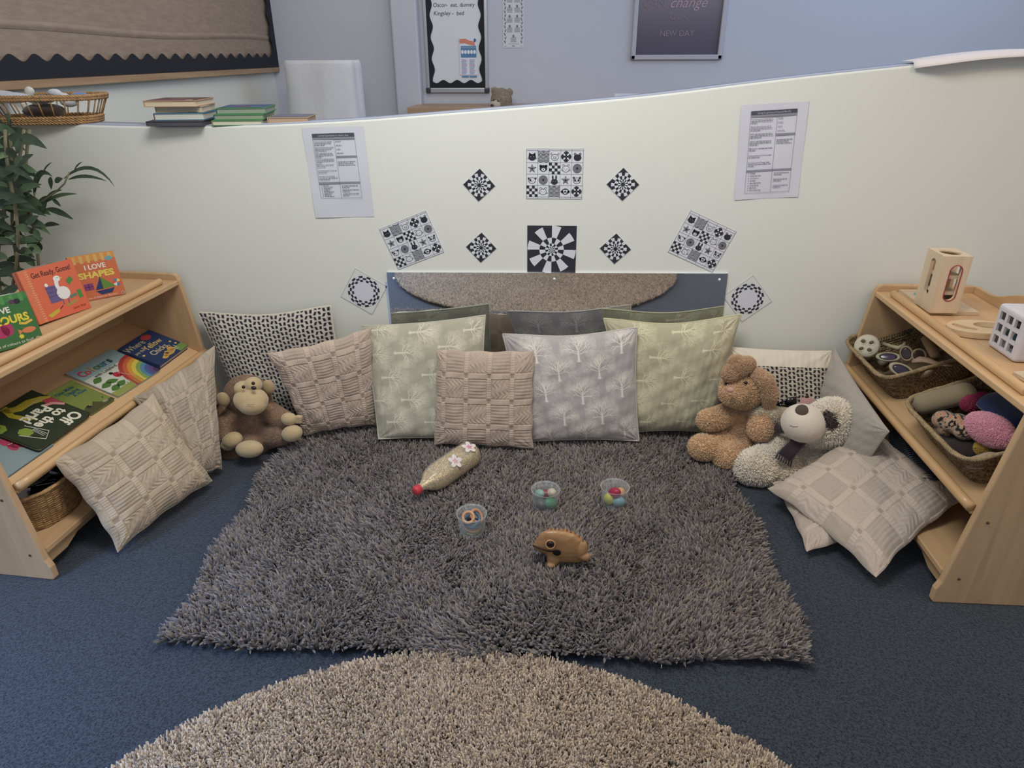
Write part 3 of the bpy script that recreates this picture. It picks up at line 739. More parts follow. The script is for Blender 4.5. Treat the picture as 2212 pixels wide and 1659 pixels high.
# ---- sunburst square
O, ex, ey, w, h = wallrect([(1140, 487), (1246, 488), (1243, 588), (1138, 587)]); mb = MB(); A = card_base(mb, O, ex, ey, w, h, DK); H = h/w
rs = [0.0, .07, .13, .25, .495]
for j in range(4):
    for i in range(16):
        if (i+j) % 2 == 0: A.sector(.5, H*.49, rs[j], rs[j+1], 2*math.pi*i/16, 2*math.pi*(i+1)/16, LT, 2, n=3)
for x in (.03, .955): A.ell(x, H*.485, .012, .012, '#8b8d92', 3)
mb.build('sunburst_card', label='black square card with white sunburst wheel just above the mirror', cat='pattern card')
# ---- clear cards with chequered rings
def ring_card(px, label):
    O, ex, ey, w, h = wallrect(px); mb = MB(); A = card_base(mb, O, ex, ey, w, h, '#dadcd6'); H = h/w; cx, cy, R = .5, H/2, .455; N = 24
    A.ell(cx, cy, R, R, '#d3d4da', 1, 40)
    rs = [.62, .75, .875, 1.0]
    for j in range(3):
        for i in range(N):
            if (i+j) % 2 == 0: A.sector(cx, cy, R*rs[j], R*rs[j+1], 2*math.pi*i/N, 2*math.pi*(i+1)/N, DK, 2, n=2)
    for a, b in (((.005, .005), (.995, .005)), ((.995, .005), (.995, H-.005)), ((.995, H-.005), (.005, H-.005)), ((.005, H-.005), (.005, .005))): A.line([a, b], .008, '#a5a7a8', 2)
    mb.build('ring_card', label=label, cat='pattern card', group='clear square cards with chequered rings')
ring_card([(770, 579), (838, 620), (803, 678), (734, 640)], 'pale diamond card with chequered ring overlapping left mirror edge')
ring_card([(1628, 594), (1667, 652), (1603, 694), (1560, 640)], 'pale diamond card with chequered ring at right end of the mirror')
# ---- laminated A4 papers
def doc(px, label, seed):
    O, ex, ey, w, h = wallrect(px); mb = MB(); R = random.Random(seed); n = np.cross(ex, ey); H = h/w
    lam = mat('laminated_paper', '#d2d3da', rough=0.22, spec=0.5, bump=(14, 0.25, 0.004))
    nx, ny = 10, 14
    mb.grid(lambda u, v: O+ex*u*w+ey*v*h+n*(0.0022+0.0015*math.sin(u*5+seed)*math.sin(v*7+seed)), nx, ny, lam)
    A = Art(mb, O+n*0.0040, ex, ey, w); t = '#74757f'; xa, xb = (.15, .84); xm = .50 if seed == 1 else .55
    A.rect(xa, H-.155, xb, H-.095, '#50525a'); A.rect(xa, H-.185, xb, H-.155, '#8d8e96')
    A.text('Learning Opportunities in a Sensory Area' if seed == 1 else 'Learning through Sensory & Cause and Effect Play', (xa+xb)/2, H-.14, .04, '#b9bac1', 2, width=.5)
    yb = .225*H if seed == 1 else .07*H; y2 = (.385 if seed == 1 else .30)*H
    for x in (xa, xm, xb): A.line([(x, H-.185), (x, yb)], .004, '#777984')
    A.line([(xa, yb), (xb, yb)], .004, '#777984')
    A.rect(xa, y2, xb, y2+.03, '#8d8e96'); A.rect(xm, H-.47, xb, H-.44, '#8d8e96')
    def lines(x, y, ws, hd=None):
        for i, q in enumerate(ws):
            xx = x
            if i == 0 and hd: A.text(hd, x, y-.010, .026, '#5c5d66', 2, align='l', bold=.006); xx = x+glyphs(hd, .006)[2]*.026+.01
            while xx < x+q-.01:
                k = R.uniform(.012, .05); A.rect(xx, y-.008-i*.026, min(xx+k, x+q), y+.003-i*.026, '#8a8b95', 2); xx += k+.008
    heads = ['Communication & Language:', 'Physical Development:', 'PSED:', 'Literacy:', 'Mathematics:', 'Understanding the World:', 'Expressive Arts & Design:']
    y = H-.215; hh = (H-.2-y2-.05)/7
    for k, hd in enumerate(heads):
        rows = 3 if k < 4 or k == 6 else 2
        lines(xa+.015, y-k*hh, [xm-xa-.05*R.random()-.03 for _ in range(rows-1)]+[R.uniform(.08, .2)], hd)
        for _ in range(0): pass
    for k in range(4): lines(xm+.02, H-.215-k*.06, [R.uniform(.06, .12)])
    lines(xm+.02, H-.53, [xb-xm-.05, xb-xm-.09, xb-xm-.06])
    return A, lines, (xa, xm, xb, y2, yb, H), mb
def finish_doc(d, label):
    A, lines, (xa, xm, xb, y2, yb, H), mb = d
    k = 8; st = (y2-yb-.03)/k
    for i in range(k): A.ell(xa+.04, y2-.025-i*st, .006, .006, '#5a5b64', 2, 8); lines(xa+.065, y2-.02-i*st, [.09+.1*((i*37) % 10)/10])
    for i in range(3): lines(xm+.03, y2-.03-i*st*2.6, [xb-xm-.06, .12])
    mb.build('laminated_notice', label=label, cat='notice', group='laminated A4 notices on the partition wall')
finish_doc(doc([(651, 276), (787, 272), (806, 468), (684, 470)], '', 1), 'laminated A4 text notice on the wall below the single book')
finish_doc(doc([(1606, 227), (1750, 218), (1721, 425), (1582, 432)], '', 2), 'laminated A4 text notice on the wall at right, leaning left')
# ---- mirror
O, ex, ey, w, h = wallrect([(840, 585), (1562, 592), (1550, 830), (856, 824)])
MR = empty('wall_mirror', tuple(O+ex*w/2), 'long frameless horizontal mirror fixed low on the wall behind cushions', 'mirror')
m, t, b = nodes('mirror_glass'); b.inputs['Metallic'].default_value = 1; b.inputs['Roughness'].default_value = 0.02; b.inputs['Base Color'].default_value = (0.84, 0.87, 0.90, 1)
n = np.cross(ex, ey); mb = MB(); mb.box(O+ex*w/2+ey*h/2+n*0.004, (w, h, 0.008), m, np.stack([ex, ey, n], 1)); ms = mb.build('mirror_sheet', MR)
for fx in (0.02, .5, 0.978):
    for fy in (0.95, 0.05):
        mb = MB(); mb.ell(O+ex*w*fx+ey*h*fy+n*0.009, (0.005, 0.005, 0.003), gloss('#e4e6e8'), np.stack([ex, ey, n], 1), 10, 6); mb.build('screw_cap', ms)
O, ex, ey, w, h = wallrect([(834, 608), (845, 608), (858, 760), (846, 760)])
mb = MB(); n = np.cross(ex, ey); mb.box(O+ex*w/2+ey*h/2+n*0.0006, (w, h, 0.0012), ink('#b9c6da'), np.stack([ex, ey, n], 1)); mb.build('tape_strip', MR, label='pale blue tape strip along the left mirror edge')
# ================================================================== shelf units
BIR = wood('birch_long', '#c9a67b', axis=1, amount=0.10, staves=9); BIRZ = wood('birch_panel', '#c6a47c', axis=2, amount=0.10, staves=9)
BIRR = wood('birch_rail', '#c8a272', axis=1, amount=0.16, rough=0.35, coat=0.1)
BIRR_L = BIRR
class Unit:
    """local frame: d = depth behind the front foot, l = length from the wall end, z = height"""
    def __init__(s, O, l, d): s.O = np.array([*O, 0.0]); s.l = np.array([*unit(l), 0.0]); s.d = np.array([*unit(d), 0.0])
    def P(s, d, l, z): return s.O+s.d*d+s.l*l+np.array([0, 0, z])
def shelf_unit(U, L, label):
    E = empty('shelf_unit', tuple(U.P(0.2, L/2, 0)), label, 'shelf unit'); T = 0.020
    prof = [(0.004, 0), (0, 0.008), (0.0, 0.045), (0.010, 0.07), (0.075, 0.585), (0.083, 0.606), (0.10, 0.612), (0.405, 0.612), (0.42, 0.60), (0.42, 0.0)]
    for l0 in (0.0, L-T):
        mb = MB(); mb.prism(prof, lambda a, b, q, l0=l0: U.P(a, l0+q, b), 0, T, BIRZ); sp_ = mb.build('side_panel', E, bevel=0.004)
        for (dd, zz) in ((0.05, 0.085), (0.07, 0.27)):
            if l0 > 0:
                mb = MB(); mb.ell(U.P(dd, L, zz), (0.004, 0.004, 0.004), ink('#4a3b2c'), nu=10, nv=6); mb.build('screw', sp_)
    def board(name, d0, z0, d1, z1, t=0.018, nose=0.0):
        a, b = U.P(d0, T, z0), U.P(d1, T, z1); dr = b-a; w = np.linalg.norm(dr); dr = dr/w; up = np.cross(dr, U.l); up = up if up[2] > 0 else -up
        c = (a+b)/2+U.l*(L-2*T)/2-up*t/2
        mb = MB(); mb.box(c, (w, L-2*T, t), BIR, np.stack([dr, U.l, up], 1)); return mb.build(name, E, bevel=0.003)
    board('top_shelf', 0.078, 0.588, 0.405, 0.588)
    board('middle_shelf', 0.030, 0.290, 0.345, 0.415, 0.012)
    board('bottom_shelf', 0.012, 0.098, 0.405, 0.098, 0.018)
    mb = MB(); zz = 0.08
    for q in (1,):
        prf = [(T, 0.08), (L-T, 0.08), (L-T, 0.035), (L-0.10, 0.035), (L-0.15, 0.055), (0.15, 0.055), (0.10, 0.035), (T, 0.035)]
        mb.prism(prf, lambda a, b, q: U.P(0.028+q, a, b), 0, 0.016, BIR)
    mb.build('apron', E, bevel=0.003)
    # back with a waved upstand
    pts = [(T, 0.10), (L-T, 0.10)]
    for i in range(33):
        t = 1-i/32; ll = T+(L-2*T)*t; pts.append((ll, 0.613+(0.026*(1-math.cos(2*math.pi*(ll-0.10)/0.40)) if ll > 0.10 else 0)))
    mb = MB(); mb.prism(pts, lambda a, b, q: U.P(0.405+q, a, b), 0, 0.014, BIR); mb.build('back_panel', E, bevel=0.003)
    mb = MB(); mb.prism([(T, 0.40), (L-T, 0.40), (L-T, 0.57), (T, 0.57)], lambda a, b, q: U.P(0.345+q, a, b), 0, 0.008, BIR); mb.build('inner_back', E)
    mb = MB(); mb.tube([U.P(0.030, l, 0.302) for l in np.linspace(T, L-T, 20)], 0.0135, BIRR, 16); mb.build('front_rail', E)
    l0, l1 = 0.075, L-0.085
    mb = MB(); mb.tube([U.P(0.112, l, 0.599) for l in np.linspace(l0, l1, 20)], 0.0125, BIRR, 16, flat=1.0); mb.build('top_rail', E, bevel=0.002)
    return E
LU = Unit((-1.336, -0.035), (-0.071, -0.976), (-0.9974, 0.0726)); LL = 0.975
RU = Unit((1.037, -0.025), (-0.004, -0.915), (1.0, 0.0)); RL = 0.915
shelf_unit(LU, LL, 'birch shelf unit on the left displaying picture books')
shelf_unit(RU, RL, 'birch shelf unit on the right holding baskets of sensory toys')
# sloping shelf planes
def slope(U, lift=0.0):
    a, b = U.P(0.030, 0, 0.290), U.P(0.345, 0, 0.415); dr = unit(b-a); N = np.cross(dr, U.l); N = N if N[2] > 0 else -N
    return a+N*lift, N
# ================================================================== books
def closed_book(px, P0, N, thick, label, art, base_col, page='#d8cbb4', round_=0.0, group=None, spine='left', edge=None):
    """lying or leaning closed book: px = corners of its front cover in the photo; back face at thick below"""
    O, ex, ey, w, h = rect_px(np.asarray(P0)+np.asarray(N)*thick, N, px)
    n = np.cross(ex, ey); c = O+ex*w/2+ey*h/2
    E = empty('picture_book', tuple(c-n*thick), label, 'book', group); ct = 0.0025
    R = np.stack([ex, ey, n], 1)
    def outline(w0, h0, r):
        if r <= 0: return [(-w0/2, -h0/2), (w0/2, -h0/2), (w0/2, h0/2), (-w0/2, h0/2)]
        p = []
        for (sx, sy, a0) in ((1, -1, -90), (1, 1, 0), (-1, 1, 90), (-1, -1, 180)):
            for k in range(6):
                a = rad(a0+18*k); p.append((sx*(w0/2-r)+r*math.cos(a), sy*(h0/2-r)+r*math.sin(a)))
        return p
    f = lambda a, b, q: c+ex*a+ey*b+n*q
    mb = MB(); cm = ink(base_col)
    mb.prism(outline(w, h, round_), f, -ct, 0, cm); mb.prism(outline(w, h, round_), f, -thick, -thick+ct, cm)
    if spine == 'left': mb.box(c-ex*(w/2-ct/2)-n*thick/2, (ct, h-2*round_, thick-ct), cm, R)
    A = Art(mb, O, ex, ey, w); art(A, h/w); mb.build('cover', E)
    mb = MB(); mb.prism(outline(w-2*ct, h-0.005, max(0, round_-0.003)), f, -thick+ct, -ct, ink(page)); mb.build('page_block', E)
    return E
def blob(A, x, y, r, c, l=2, k=5, amp=.12, n=24, sy=1.0, ph=0):
    A.poly([(x+r*(1+amp*math.sin(k*2*math.pi*i/n+ph))*math.cos(2*math.pi*i/n), y+sy*r*(1+amp*math.sin(k*2*math.pi*i/n+ph))*math.sin(2*math.pi*i/n)) for i in range(n)], c, l)
def leaf(A, x, y, L, a, wd, c, l=2):
    ca, sa = math.cos(a), math.sin(a); p = []
    for i in range(9): t = i/8; p.append((t*L, wd*math.sin(math.pi*t)))
    for i in range(7, 0, -1): t = i/8; p.append((t*L, -wd*math.sin(math.pi*t)))
    A.poly([(x+u*ca-v*sa, y+u*sa+v*ca) for u, v in p], c, l)

P0, NN = slope(LU)
def art_chicks(A, H):
    A.rect(0, 0, 1, H, '#2c3a5c'); A.rect(0.72, 0, 1, .16, '#6f8a4a', 1.5)
    A.text('Where', .27, H-.22, .19, '#c9b98c'); A.text('are the', .17, H-.36, .10, '#c9b98c'); A.text('Yellow', .56, H-.40, .19, '#d1b65c', bold=.01)
    A.text('Chicks,', .50, H-.58, .18, '#c9b98c', bold=.01); A.text('Spot?', .64, H-.75, .17, '#d1c59a')
    A.ell(.70, H-.12, .13, .08, '#a8403f', 1.5)
    for x, y, r in ((.1, H-.45, .03), (.9, H-.62, .03), (.88, .32, .03)): A.ell(x, y, r, r*.7, '#d6bb54', 3)
    A.ell(.52, .12, .17, .065, '#c79a52', 2); A.ell(.66, .18, .08, .065, '#c79a52', 2); A.ell(.47, .14, .045, .035, '#6e4a2c', 3); A.ell(.34, .09, .08, .045, '#c79a52', 2)
closed_book([(256, 752), (321, 715), (407, 743), (345, 793)], P0, NN, 0.018, 'dark blue picture book about yellow chicks, nearest the wall', art_chicks, '#2c3a5c', group='picture books lying on the sloping shelf')
def art_ladybird(A, H):
    A.rect(0, 0, 1, H, '#c2c4b4'); A.rect(0, H-.30, 1, H, '#8fa6a6', 1.2); A.rect(0, 0, 1, .12, '#8c9450', 1.3)
    cols = ['#a5403c', '#c0623c', '#c98f3e', '#cdb84e', '#7f9a52', '#56809a', '#4c5c8c', '#5d4a78', '#4a3658']
    cx, cy, R = 1.02, .02, .60
    for k, c in enumerate(cols):
        A.poly([(min(1, cx-(R-k*.062)*math.cos(t)), max(0, cy+(R-k*.062)*math.sin(t))) for t in [i*math.pi/2/14 for i in range(15)]]+[(1, 0), (max(0, cx-(R-k*.062)), 0)], c, 2+k*.4)
    x = .13
    for ch, c in zip('Colours', ['#c0506a', '#c05a4a', '#c8904a', '#4f7a4c', '#3f7a70', '#44608c', '#3a3a48']):
        A.text(ch, x, H-.24, .185, c, 8, bold=.025); x += .093
    A.text('with Ladybird', .42, H-.36, .085, '#3f4648', 8); A.text('RED ORANGE YELLOW', .53, .30, .028, '#d8d2c4', 9, rot=-1.1)
    for x, y, a in ((.04, .42, .3), (.02, .28, .1), (.06, .14, .25), (.16, .34, -.3), (.20, .16, .2)): leaf(A, x, y, .22, a, .055, '#4e7038', 3)
    A.ell(.47, .36, .075, .065, '#b03038', 3); A.ell(.42, .44, .035, .03, '#22201f', 4)
    for a, b in ((.45, .34), (.49, .40), (.50, .33)): A.ell(a, b, .013, .012, '#22201f', 4)
    for i in range(9): A.line([(.30+i*.06, .02), (.33+i*.06, .12+.03*(i % 3))], .02, '#98984c', 3.5)
closed_book([(134, 812), (237, 756), (350, 797), (262, 852)], P0, NN, 0.008, 'large pale Colours book with rainbow and ladybird on sloping shelf', art_ladybird, '#b4b8ac', round_=0.008, group='picture books lying on the sloping shelf')
def art_mole(A, H):
    A.rect(0, 0, 1, H, '#73803f'); A.rect(0, H-.16, 1, H, '#7f8a48', 1.3)
    for i in range(16): A.ell(.04+i*.065, H-.08+.02*math.sin(i*2.1), .03, .02, '#8c9452', 1.5)
    A.text('One Mole', .42, H-.30, .16, '#2c5560', 3, bold=.03); A.text('Digging', .52, H-.46, .16, '#2c5560', 3, bold=.03); A.text('A Hole', .62, H-.62, .16, '#2c5560', 3, bold=.03)
    A.poly([(0, .0), (0, .22), (.15, .30), (.3, .2), (.5, .34), (.62, .2), (.8, .12), (1, .14), (1, 0)], '#4a4a2c', 2); A.ell(.24, .25, .08, .06, '#2b2826', 3); A.ell(.30, .27, .03, .02, '#b07a68', 4)
    A.ell(.75, .13, .10, .05, '#8a8c68', 3); leaf(A, .8, .25, .1, .8, .02, '#3a4a28', 3)
closed_book([(99, 850), (152, 824), (250, 858), (196, 897)], P0, NN, 0.010, 'small olive green book about a mole, half under another book', art_mole, '#73803f', round_=0.006, group='picture books lying on the sloping shelf')
def art_pinkfig(A, H):
    A.rect(0, 0, 1, H, '#7f8f90')
    A.ell(.72, .42, .13, .10, '#a8405a', 2); A.ell(.66, .55, .10, .12, '#a8405a', 2); A.ell(.78, .34, .11, .08, '#a8405a', 2); A.ell(.60, .40, .06, .09, '#a8405a', 2)
    for p in ([(.62, .5), (.68, .48), (.72, .52)], [(.8, .28), (.86, .24)], [(.84, .40), (.9, .44)]): A.line(p, .012, '#cfc0a8', 3)
closed_book([(-112, 960), (-10, 898), (102, 968), (-6, 1042)], P0, NN, 0.007, 'grey blue book with pink figure at the near end of shelf', art_pinkfig, '#7f8f90', group='picture books lying on the sloping shelf')
def art_park(A, H):
    A.rect(0, 0, 1, H, '#2b3524')
    A.text('Off', .24, H-.20, .22, '#d4cfb8', 3, bold=.035); A.text('to the', .38, H-.37, .20, '#d4cfb8', 3, bold=.035); A.text('Park!', .42, H-.56, .22, '#d4cfb8', 3, bold=.035)
    A.text('illustrated by', .22, H-.68, .045, '#b7b39c', 3)
    pts = [(.02, .02), (.1, .12), (.3, .28), (.5, .30), (.62, .22), (.70, .30), (.72, .45), (.62, .56)]
    A.line([(.02, .30), (.10, .22), (.25, .16), (.45, .16), (.55, .10), (.55, .02)], .12, '#a89a34', 2)
    A.line([(.55, .04), (.62, .20), (.58, .34), (.50, .40)], .09, '#a89a34', 2)
    A.poly([(0, .28), (.13, .24), (.16, .38), (0, .45)], '#a3424a', 2.5); A.line([(.02, .5), (.10, .38), (.2, .34)], .05, '#c08a80', 2.6)
    for x, y, r in ((.80, H-.34, .085), (.93, H-.62, .10), (.95, .16, .12)): blob(A, x, y, r, '#7e8f3a', 2, 7, .07)
    A.line([(.70, .44), (.62, .72), (.78, .80), (.90, .52)], .012, '#c9c7b6', 3)
    for t in (.25, .5, .75): A.line([(.66+.08*t, .56), (.65+.12*t, .74)], .008, '#c9c7b6', 3)
closed_book([(199, 893), (77, 975), (-48, 915), (66, 842)], P0+NN*0.011, NN, 0.010, 'dark green Off to the Park book lying sideways, topmost at left', art_park, '#2b3524', round_=0.012, group='picture books lying on the sloping shelf')

# ---- board books standing fanned open on the top shelf
def standing(px, label, art, base_col, page_cols, group='board books standing on the left top shelf', lean=0.22, round_=0.010, fan=(0.45, 0.9), z=0.588, cat='book'):
    """px: TL TR BR BL of the front cover; the cover stands on its lower edge, leaves fan out behind from the left edge"""
    B1, B2 = atZ(*px[2], z), atZ(*px[3], z); e = unit(B1-B2); hz = np.array([-e[1], e[0], 0.0])            # away from viewer
    if (hz @ (B1-CAMP)) < 0: hz = -hz
    up = unit(np.array([0, 0, 1.0])+hz*lean); N = np.cross(e, up)
    O, ex, ey, w, h = rect_px(B1, N if (N @ (CAMP-B1)) > 0 else -N, px)
    # rest the lower edge on the shelf
    low = min(O[2], (O+ex*w)[2]); O = O+np.array([0, 0, z+0.001-low]); n = np.cross(ex, ey)
    E = empty('board_book', tuple(O+ex*w/2), label, cat, group)
    def outline(r):
        p = []
        for (sx, sy, a0) in ((1, 0, -90), (1, 1, 0)):
            for k in range(6):
                a = rad(a0+18*k); p.append((w-r+r*math.cos(a), (r if sy == 0 else h-r)+r*math.sin(a)))
        return p+[(0, h), (0, 0)]
    mb = MB(); mb.prism(outline(round_), lambda a, b, q: O+ex*a+ey*b+n*q, -0.003, 0, ink(base_col)); A = Art(mb, O, ex, ey, w); art(A, h/w); mb.build('front_cover', E)
    k = len(page_cols)
    for i, pc in enumerate(page_cols):
        a = fan[0]*(i+1)/k+0.02; dx = ex*math.cos(a)-n*math.sin(a); dn = np.cross(dx, ey); sh = -n*0.0035*(i+1)
        mb = MB(); mb.prism(outline(round_), lambda x, y, q: O+sh+dx*x*0.985+ey*y+dn*q, -0.0022, 0, ink(pc)); mb.build('leaf' if i < k-1 else 'back_cover', E)
    mb = MB(); mb.box(O-n*0.002*(k+1)+ey*h/2+ex*0.001, (0.003, h, 0.0045*(k+1)), ink(base_col), np.stack([ex, ey, n], 1)); mb.build('spine', E)
    return E
def art_shapes(A, H):
    A.rect(0, 0, 1, H, '#c26a45'); A.rect(0, H-.16, 1, H, '#c98a45', 1.3)
    for i in range(6): A.rect(.08+i*.155, H-.20, .15+i*.155, H-.02, '#cba25e', 1.6)
    A.text('I LOVE', .52, H-.36, .16, '#ddd6c6', 3, bold=.03); A.text('SHAPES', .50, H-.56, .20, '#d8c25a', 3, bold=.04, width=.78)
    A.ell(.86, H-.16, .08, .055, '#6f98a0', 2)
    A.rect(.16, .24, .36, .40, '#82406e', 2); A.line([(.26, .24), (.26, .40)], .02, '#5e2c5a', 3); A.line([(.16, .32), (.36, .32)], .02, '#5e2c5a', 3)
    A.poly([(.38, .22), (.54, .50), (.54, .22)], '#2c3a66', 2); A.poly([(.55, .52), (.55, .22), (.84, .24)], '#5f8238', 2)
    A.poly([(.38, .19), (.80, .21), (.72, .10), (.48, .09)], '#2f3560', 2.5); A.line([(.545, .22), (.545, .57)], .012, '#4a3426', 3)
    for k, c in enumerate(['#d8c65a', '#4a7aa0', '#c9574a', '#d8d4c8', '#4a7aa0', '#c9574a']): A.sector(.88, .32, 0, .09, k*math.pi/3+.3, (k+1)*math.pi/3+.3, c, 2)
    A.text('lots of shapes to discover!', .50, .035, .062, '#ddd0be', 3); A.ell(.94, .05, .04, .04, '#b9a898', 3); A.ell(.94, .05, .025, .025, '#8c6a5c', 4)
def art_goose(A, H):
    A.rect(0, 0, 1, H, '#d0684a'); A.rect(.0, 0, .16, H, '#cf7450', 1.2)
    for i in range(22): A.rect(.11, .02+i*H/22.5, .165, .02+i*H/22.5+.018, '#d79468', 2)
    A.text('Get Ready, Goose!', .56, H-.16, .125, '#3b2a28', 3, bold=.008, width=.72)
    # a plain white bird, a blue chair, green boots
    A.rect(.34, .26, .54, .54, '#66587e', 2)
    for k in range(3): A.line([(.34, .37+k*.07), (.54, .37+k*.07)], .006, '#4a3f5e', 3)
    A.ell(.62, .38, .12, .11, '#dedad2', 3); A.line([(.58, .40), (.555, .52), (.58, .62)], .07, '#dedad2', 3.1); A.ell(.60, .63, .065, .05, '#dedad2', 3.3); A.poly([(.65, .65), (.72, .63), (.65, .61)], '#d6a552', 3.6)
    A.ell(.615, .645, .008, .008, '#2a2222', 4)
    for a in (.56, .66): A.line([(a, .28), (a-.01, .19)], .02, '#6a5a7a', 2.6)
    A.poly([(.74, .56), (.84, .62), (.88, .55), (.78, .48)], '#4f8440', 3.2); A.rect(.86, .22, .94, .36, '#4f8440', 3)
    A.poly([(.20, .10), (.44, .16), (.42, .10), (.24, .04)], '#bda83e', 3); A.line([(.45, .14), (.52, .18)], .012, '#3b2a28', 3); A.line([(.60, .16), (.80, .20)], .03, '#8a9a4a', 3)
    A.line([(.70, .28), (.84, .30)], .05, '#5f7a62', 2.8); A.text('Laura Wall', .80, .07, .055, '#8a2c24', 4, shear=.2)
    A.ell(.38, .57, .03, .03, '#dedad2', 3)
def art_colours(A, H):
    A.rect(0, 0, 1, H, '#3f6b3a'); A.rect(0, H-.12, 1, H, '#467a42', 1.3)
    for i in range(6): A.rect(.05+i*.16, H-.16, .12+i*.16, H-.01, '#528a4c', 1.6)
    A.text('I LOVE', .42, H-.32, .15, '#ddd6c6', 3, bold=.03); A.text('COLOURS', .47, H-.52, .20, '#d8c443', 3, bold=.04, width=.86)
    A.ell(.72, H-.14, .055, .04, '#5a3a52', 3); A.ell(.80, H-.15, .055, .05, '#2f2a33', 3)
    A.ell(.38, .33, .13, .12, '#a83a5c', 2); A.ell(.48, .36, .10, .13, '#a83a5c', 2); leaf(A, .42, .47, .08, .6, .03, '#2f5a2c', 3)
    A.line([(.70, .42), (.80, .39), (.93, .43)], .045, '#d8b04a', 3); A.ell(.82, .26, .12, .055, '#cf7a4c', 3); A.poly([(.72, .26), (.64, .31), (.64, .21)], '#cf7a4c', 3)
    blob(A, .66, .17, .04, '#d8c443', 3, 8, .25); A.text('lots of colours to find!', .50, .05, .075, '#ddd6c6', 3); A.ell(.92, .06, .045, .045, '#b9a898', 3); A.ell(.92, .06, .03, .03, '#7c6a5c', 4)
standing([(149, 558), (245, 541), (271, 636), (171, 655)], 'orange I LOVE SHAPES board book standing open nearest the wall', art_shapes, '#c26a45', ['#b04468', '#5a9088', '#7a9a4a', '#c9a83e', '#c98a45'], fan=(0.62, 0))
standing([(33, 590), (158, 563), (194, 666), (89, 706)], 'coral Get Ready Goose board book standing open in the middle', art_goose, '#c8644a', ['#9a9a88', '#4c4f48', '#b8b09c', '#c8644a'], fan=(0.55, 0))
standing([(-66, 656), (58, 633), (93, 735), (-38, 775)], 'green I LOVE COLOURS board book standing at the frame edge', art_colours, '#3f6b3a', ['#d0ccc0', '#cfc9b8', '#3f6b3a'], fan=(0.5, 0))
# ================================================================== cushions
def cushion(name, c4, T, colfn, N=200, disp=None, pinch=0.035, back=0.6, face=(0, -1, 0), wr=0.004, seed=0, piping=None, p=3.8,
            ripple=0.0, material=None, sag=0.0, **k):
    """c4: corners TL, TR, BR, BL in the room; cover swells by T toward `face`; colfn(u, v), disp(u, v) give weave colour and relief"""
    TL, TR, BR, BL = [np.asarray(q, float) for q in c4]
    nn = np.cross(TR-TL, BL-TL)+np.cross(BR-TR, TL-TR)*0-np.cross(BL-BR, TR-BR)*-1; nn = unit(nn)
    if nn @ np.asarray(face, float) < 0: nn = -nn
    dn = unit(BL+BR-TL-TR)
    def surf(u, v, h):
        pu = pinch*(1-(2*v-1)**2); pv = pinch*(1-(2*u-1)**2)
        a = 0.5+(u-0.5)*(1-2*pu)+ripple*np.sin(v*23+seed)*np.abs(2*u-1)**6; b = 0.5+(v-0.5)*(1-2*pv)+ripple*np.sin(u*21+seed*2)*np.abs(2*v-1)**6
        b = b+sag*(1-v)*np.sin(np.pi*u)**2
        a = a[..., None]; b = b[..., None]
        return (TL*(1-a)+TR*a)*(1-b)+(BL*(1-a)+BR*a)*b+nn*h[..., None]
    def prof(u, v):
        return (np.clip(1-np.abs(2*u-1)**p, 0, 1)*np.clip(1-np.abs(2*v-1)**p, 0, 1))**0.62
    g = np.linspace(0, 1, N); u, v = np.meshgrid(g, g)
    f = prof(u, v); m = np.clip(f*3, 0, 1)
    h = T*f*(1+0.10*sn(u*3.1, v*3.3, seed))+wr*m*(sn(u*9+v*5, v*7-u*4, seed+1)+0.6*sn(u*17, v*6+u*8, seed+2))
    # gathers running in from the corners
    for (cu, cv) in ((0, 0), (1, 0), (0, 1), (1, 1)):
        r = np.hypot(u-cu, v-cv); an = np.arctan2(np.abs(v-cv), np.abs(u-cu)); h = h+wr*0.4*np.exp(-(r/0.20)**2)*np.sin(an*14+seed+cu*2)*m
    if disp is not None: h = h+disp(u, v)*m
    V1 = surf(u, v, h).reshape(-1, 3); C1 = colfn(u, v).reshape(-1, 3)
    M = 40 if disp is not None else N//2; g2 = np.linspace(0, 1, M); u2, v2 = np.meshgrid(g2, g2)
    h2 = -T*back*prof(u2, v2)+wr*0.5*prof(u2, v2)*sn(u2*7, v2*8, seed+4)
    V2 = surf(u2, v2, h2).reshape(-1, 3); C2 = colfn(u2, v2).reshape(-1, 3)
    def quads(n, off, flip):
        i = np.arange(n-1); a = (i[:, None]*n+i[None, :]).ravel()
        q = np.stack([a, a+1, a+n+1, a+n], 1) if not flip else np.stack([a, a+n, a+n+1, a+1], 1)
        return q+off
    # orientation so that normals point outwards
    fl = np.cross(TR-TL, BL-TL) @ nn < 0
    F = np.concatenate([quads(N, 0, fl), quads(M, len(V1), not fl)])
    me = npmesh(name, np.concatenate([V1, V2]), F, [material or attr_mat('woven_cotton', 0.92, sheen=0.25, spec=0.1, bump=(900, 0.25, 0.0006))], np.concatenate([C1, C2]))
    if piping:
        E = empty(name, tuple((BL+BR)/2), k.get('label'), k.get('cat'), k.get('group')); link(me, 'cover', E)
        t = np.linspace(0, 1, 60)[:-1]; z = np.zeros_like(t); o = np.ones_like(t)
        path = np.concatenate([surf(t, z, z), surf(o, t, z), surf(1-t, o, z), surf(z, 1-t, z)])
        mb = MB(); mb.tube(list(path), 0.0035, piping, 8, caps=False, closed=True); mb.build('piping', E)
        return E
    return link(me, name, **k)

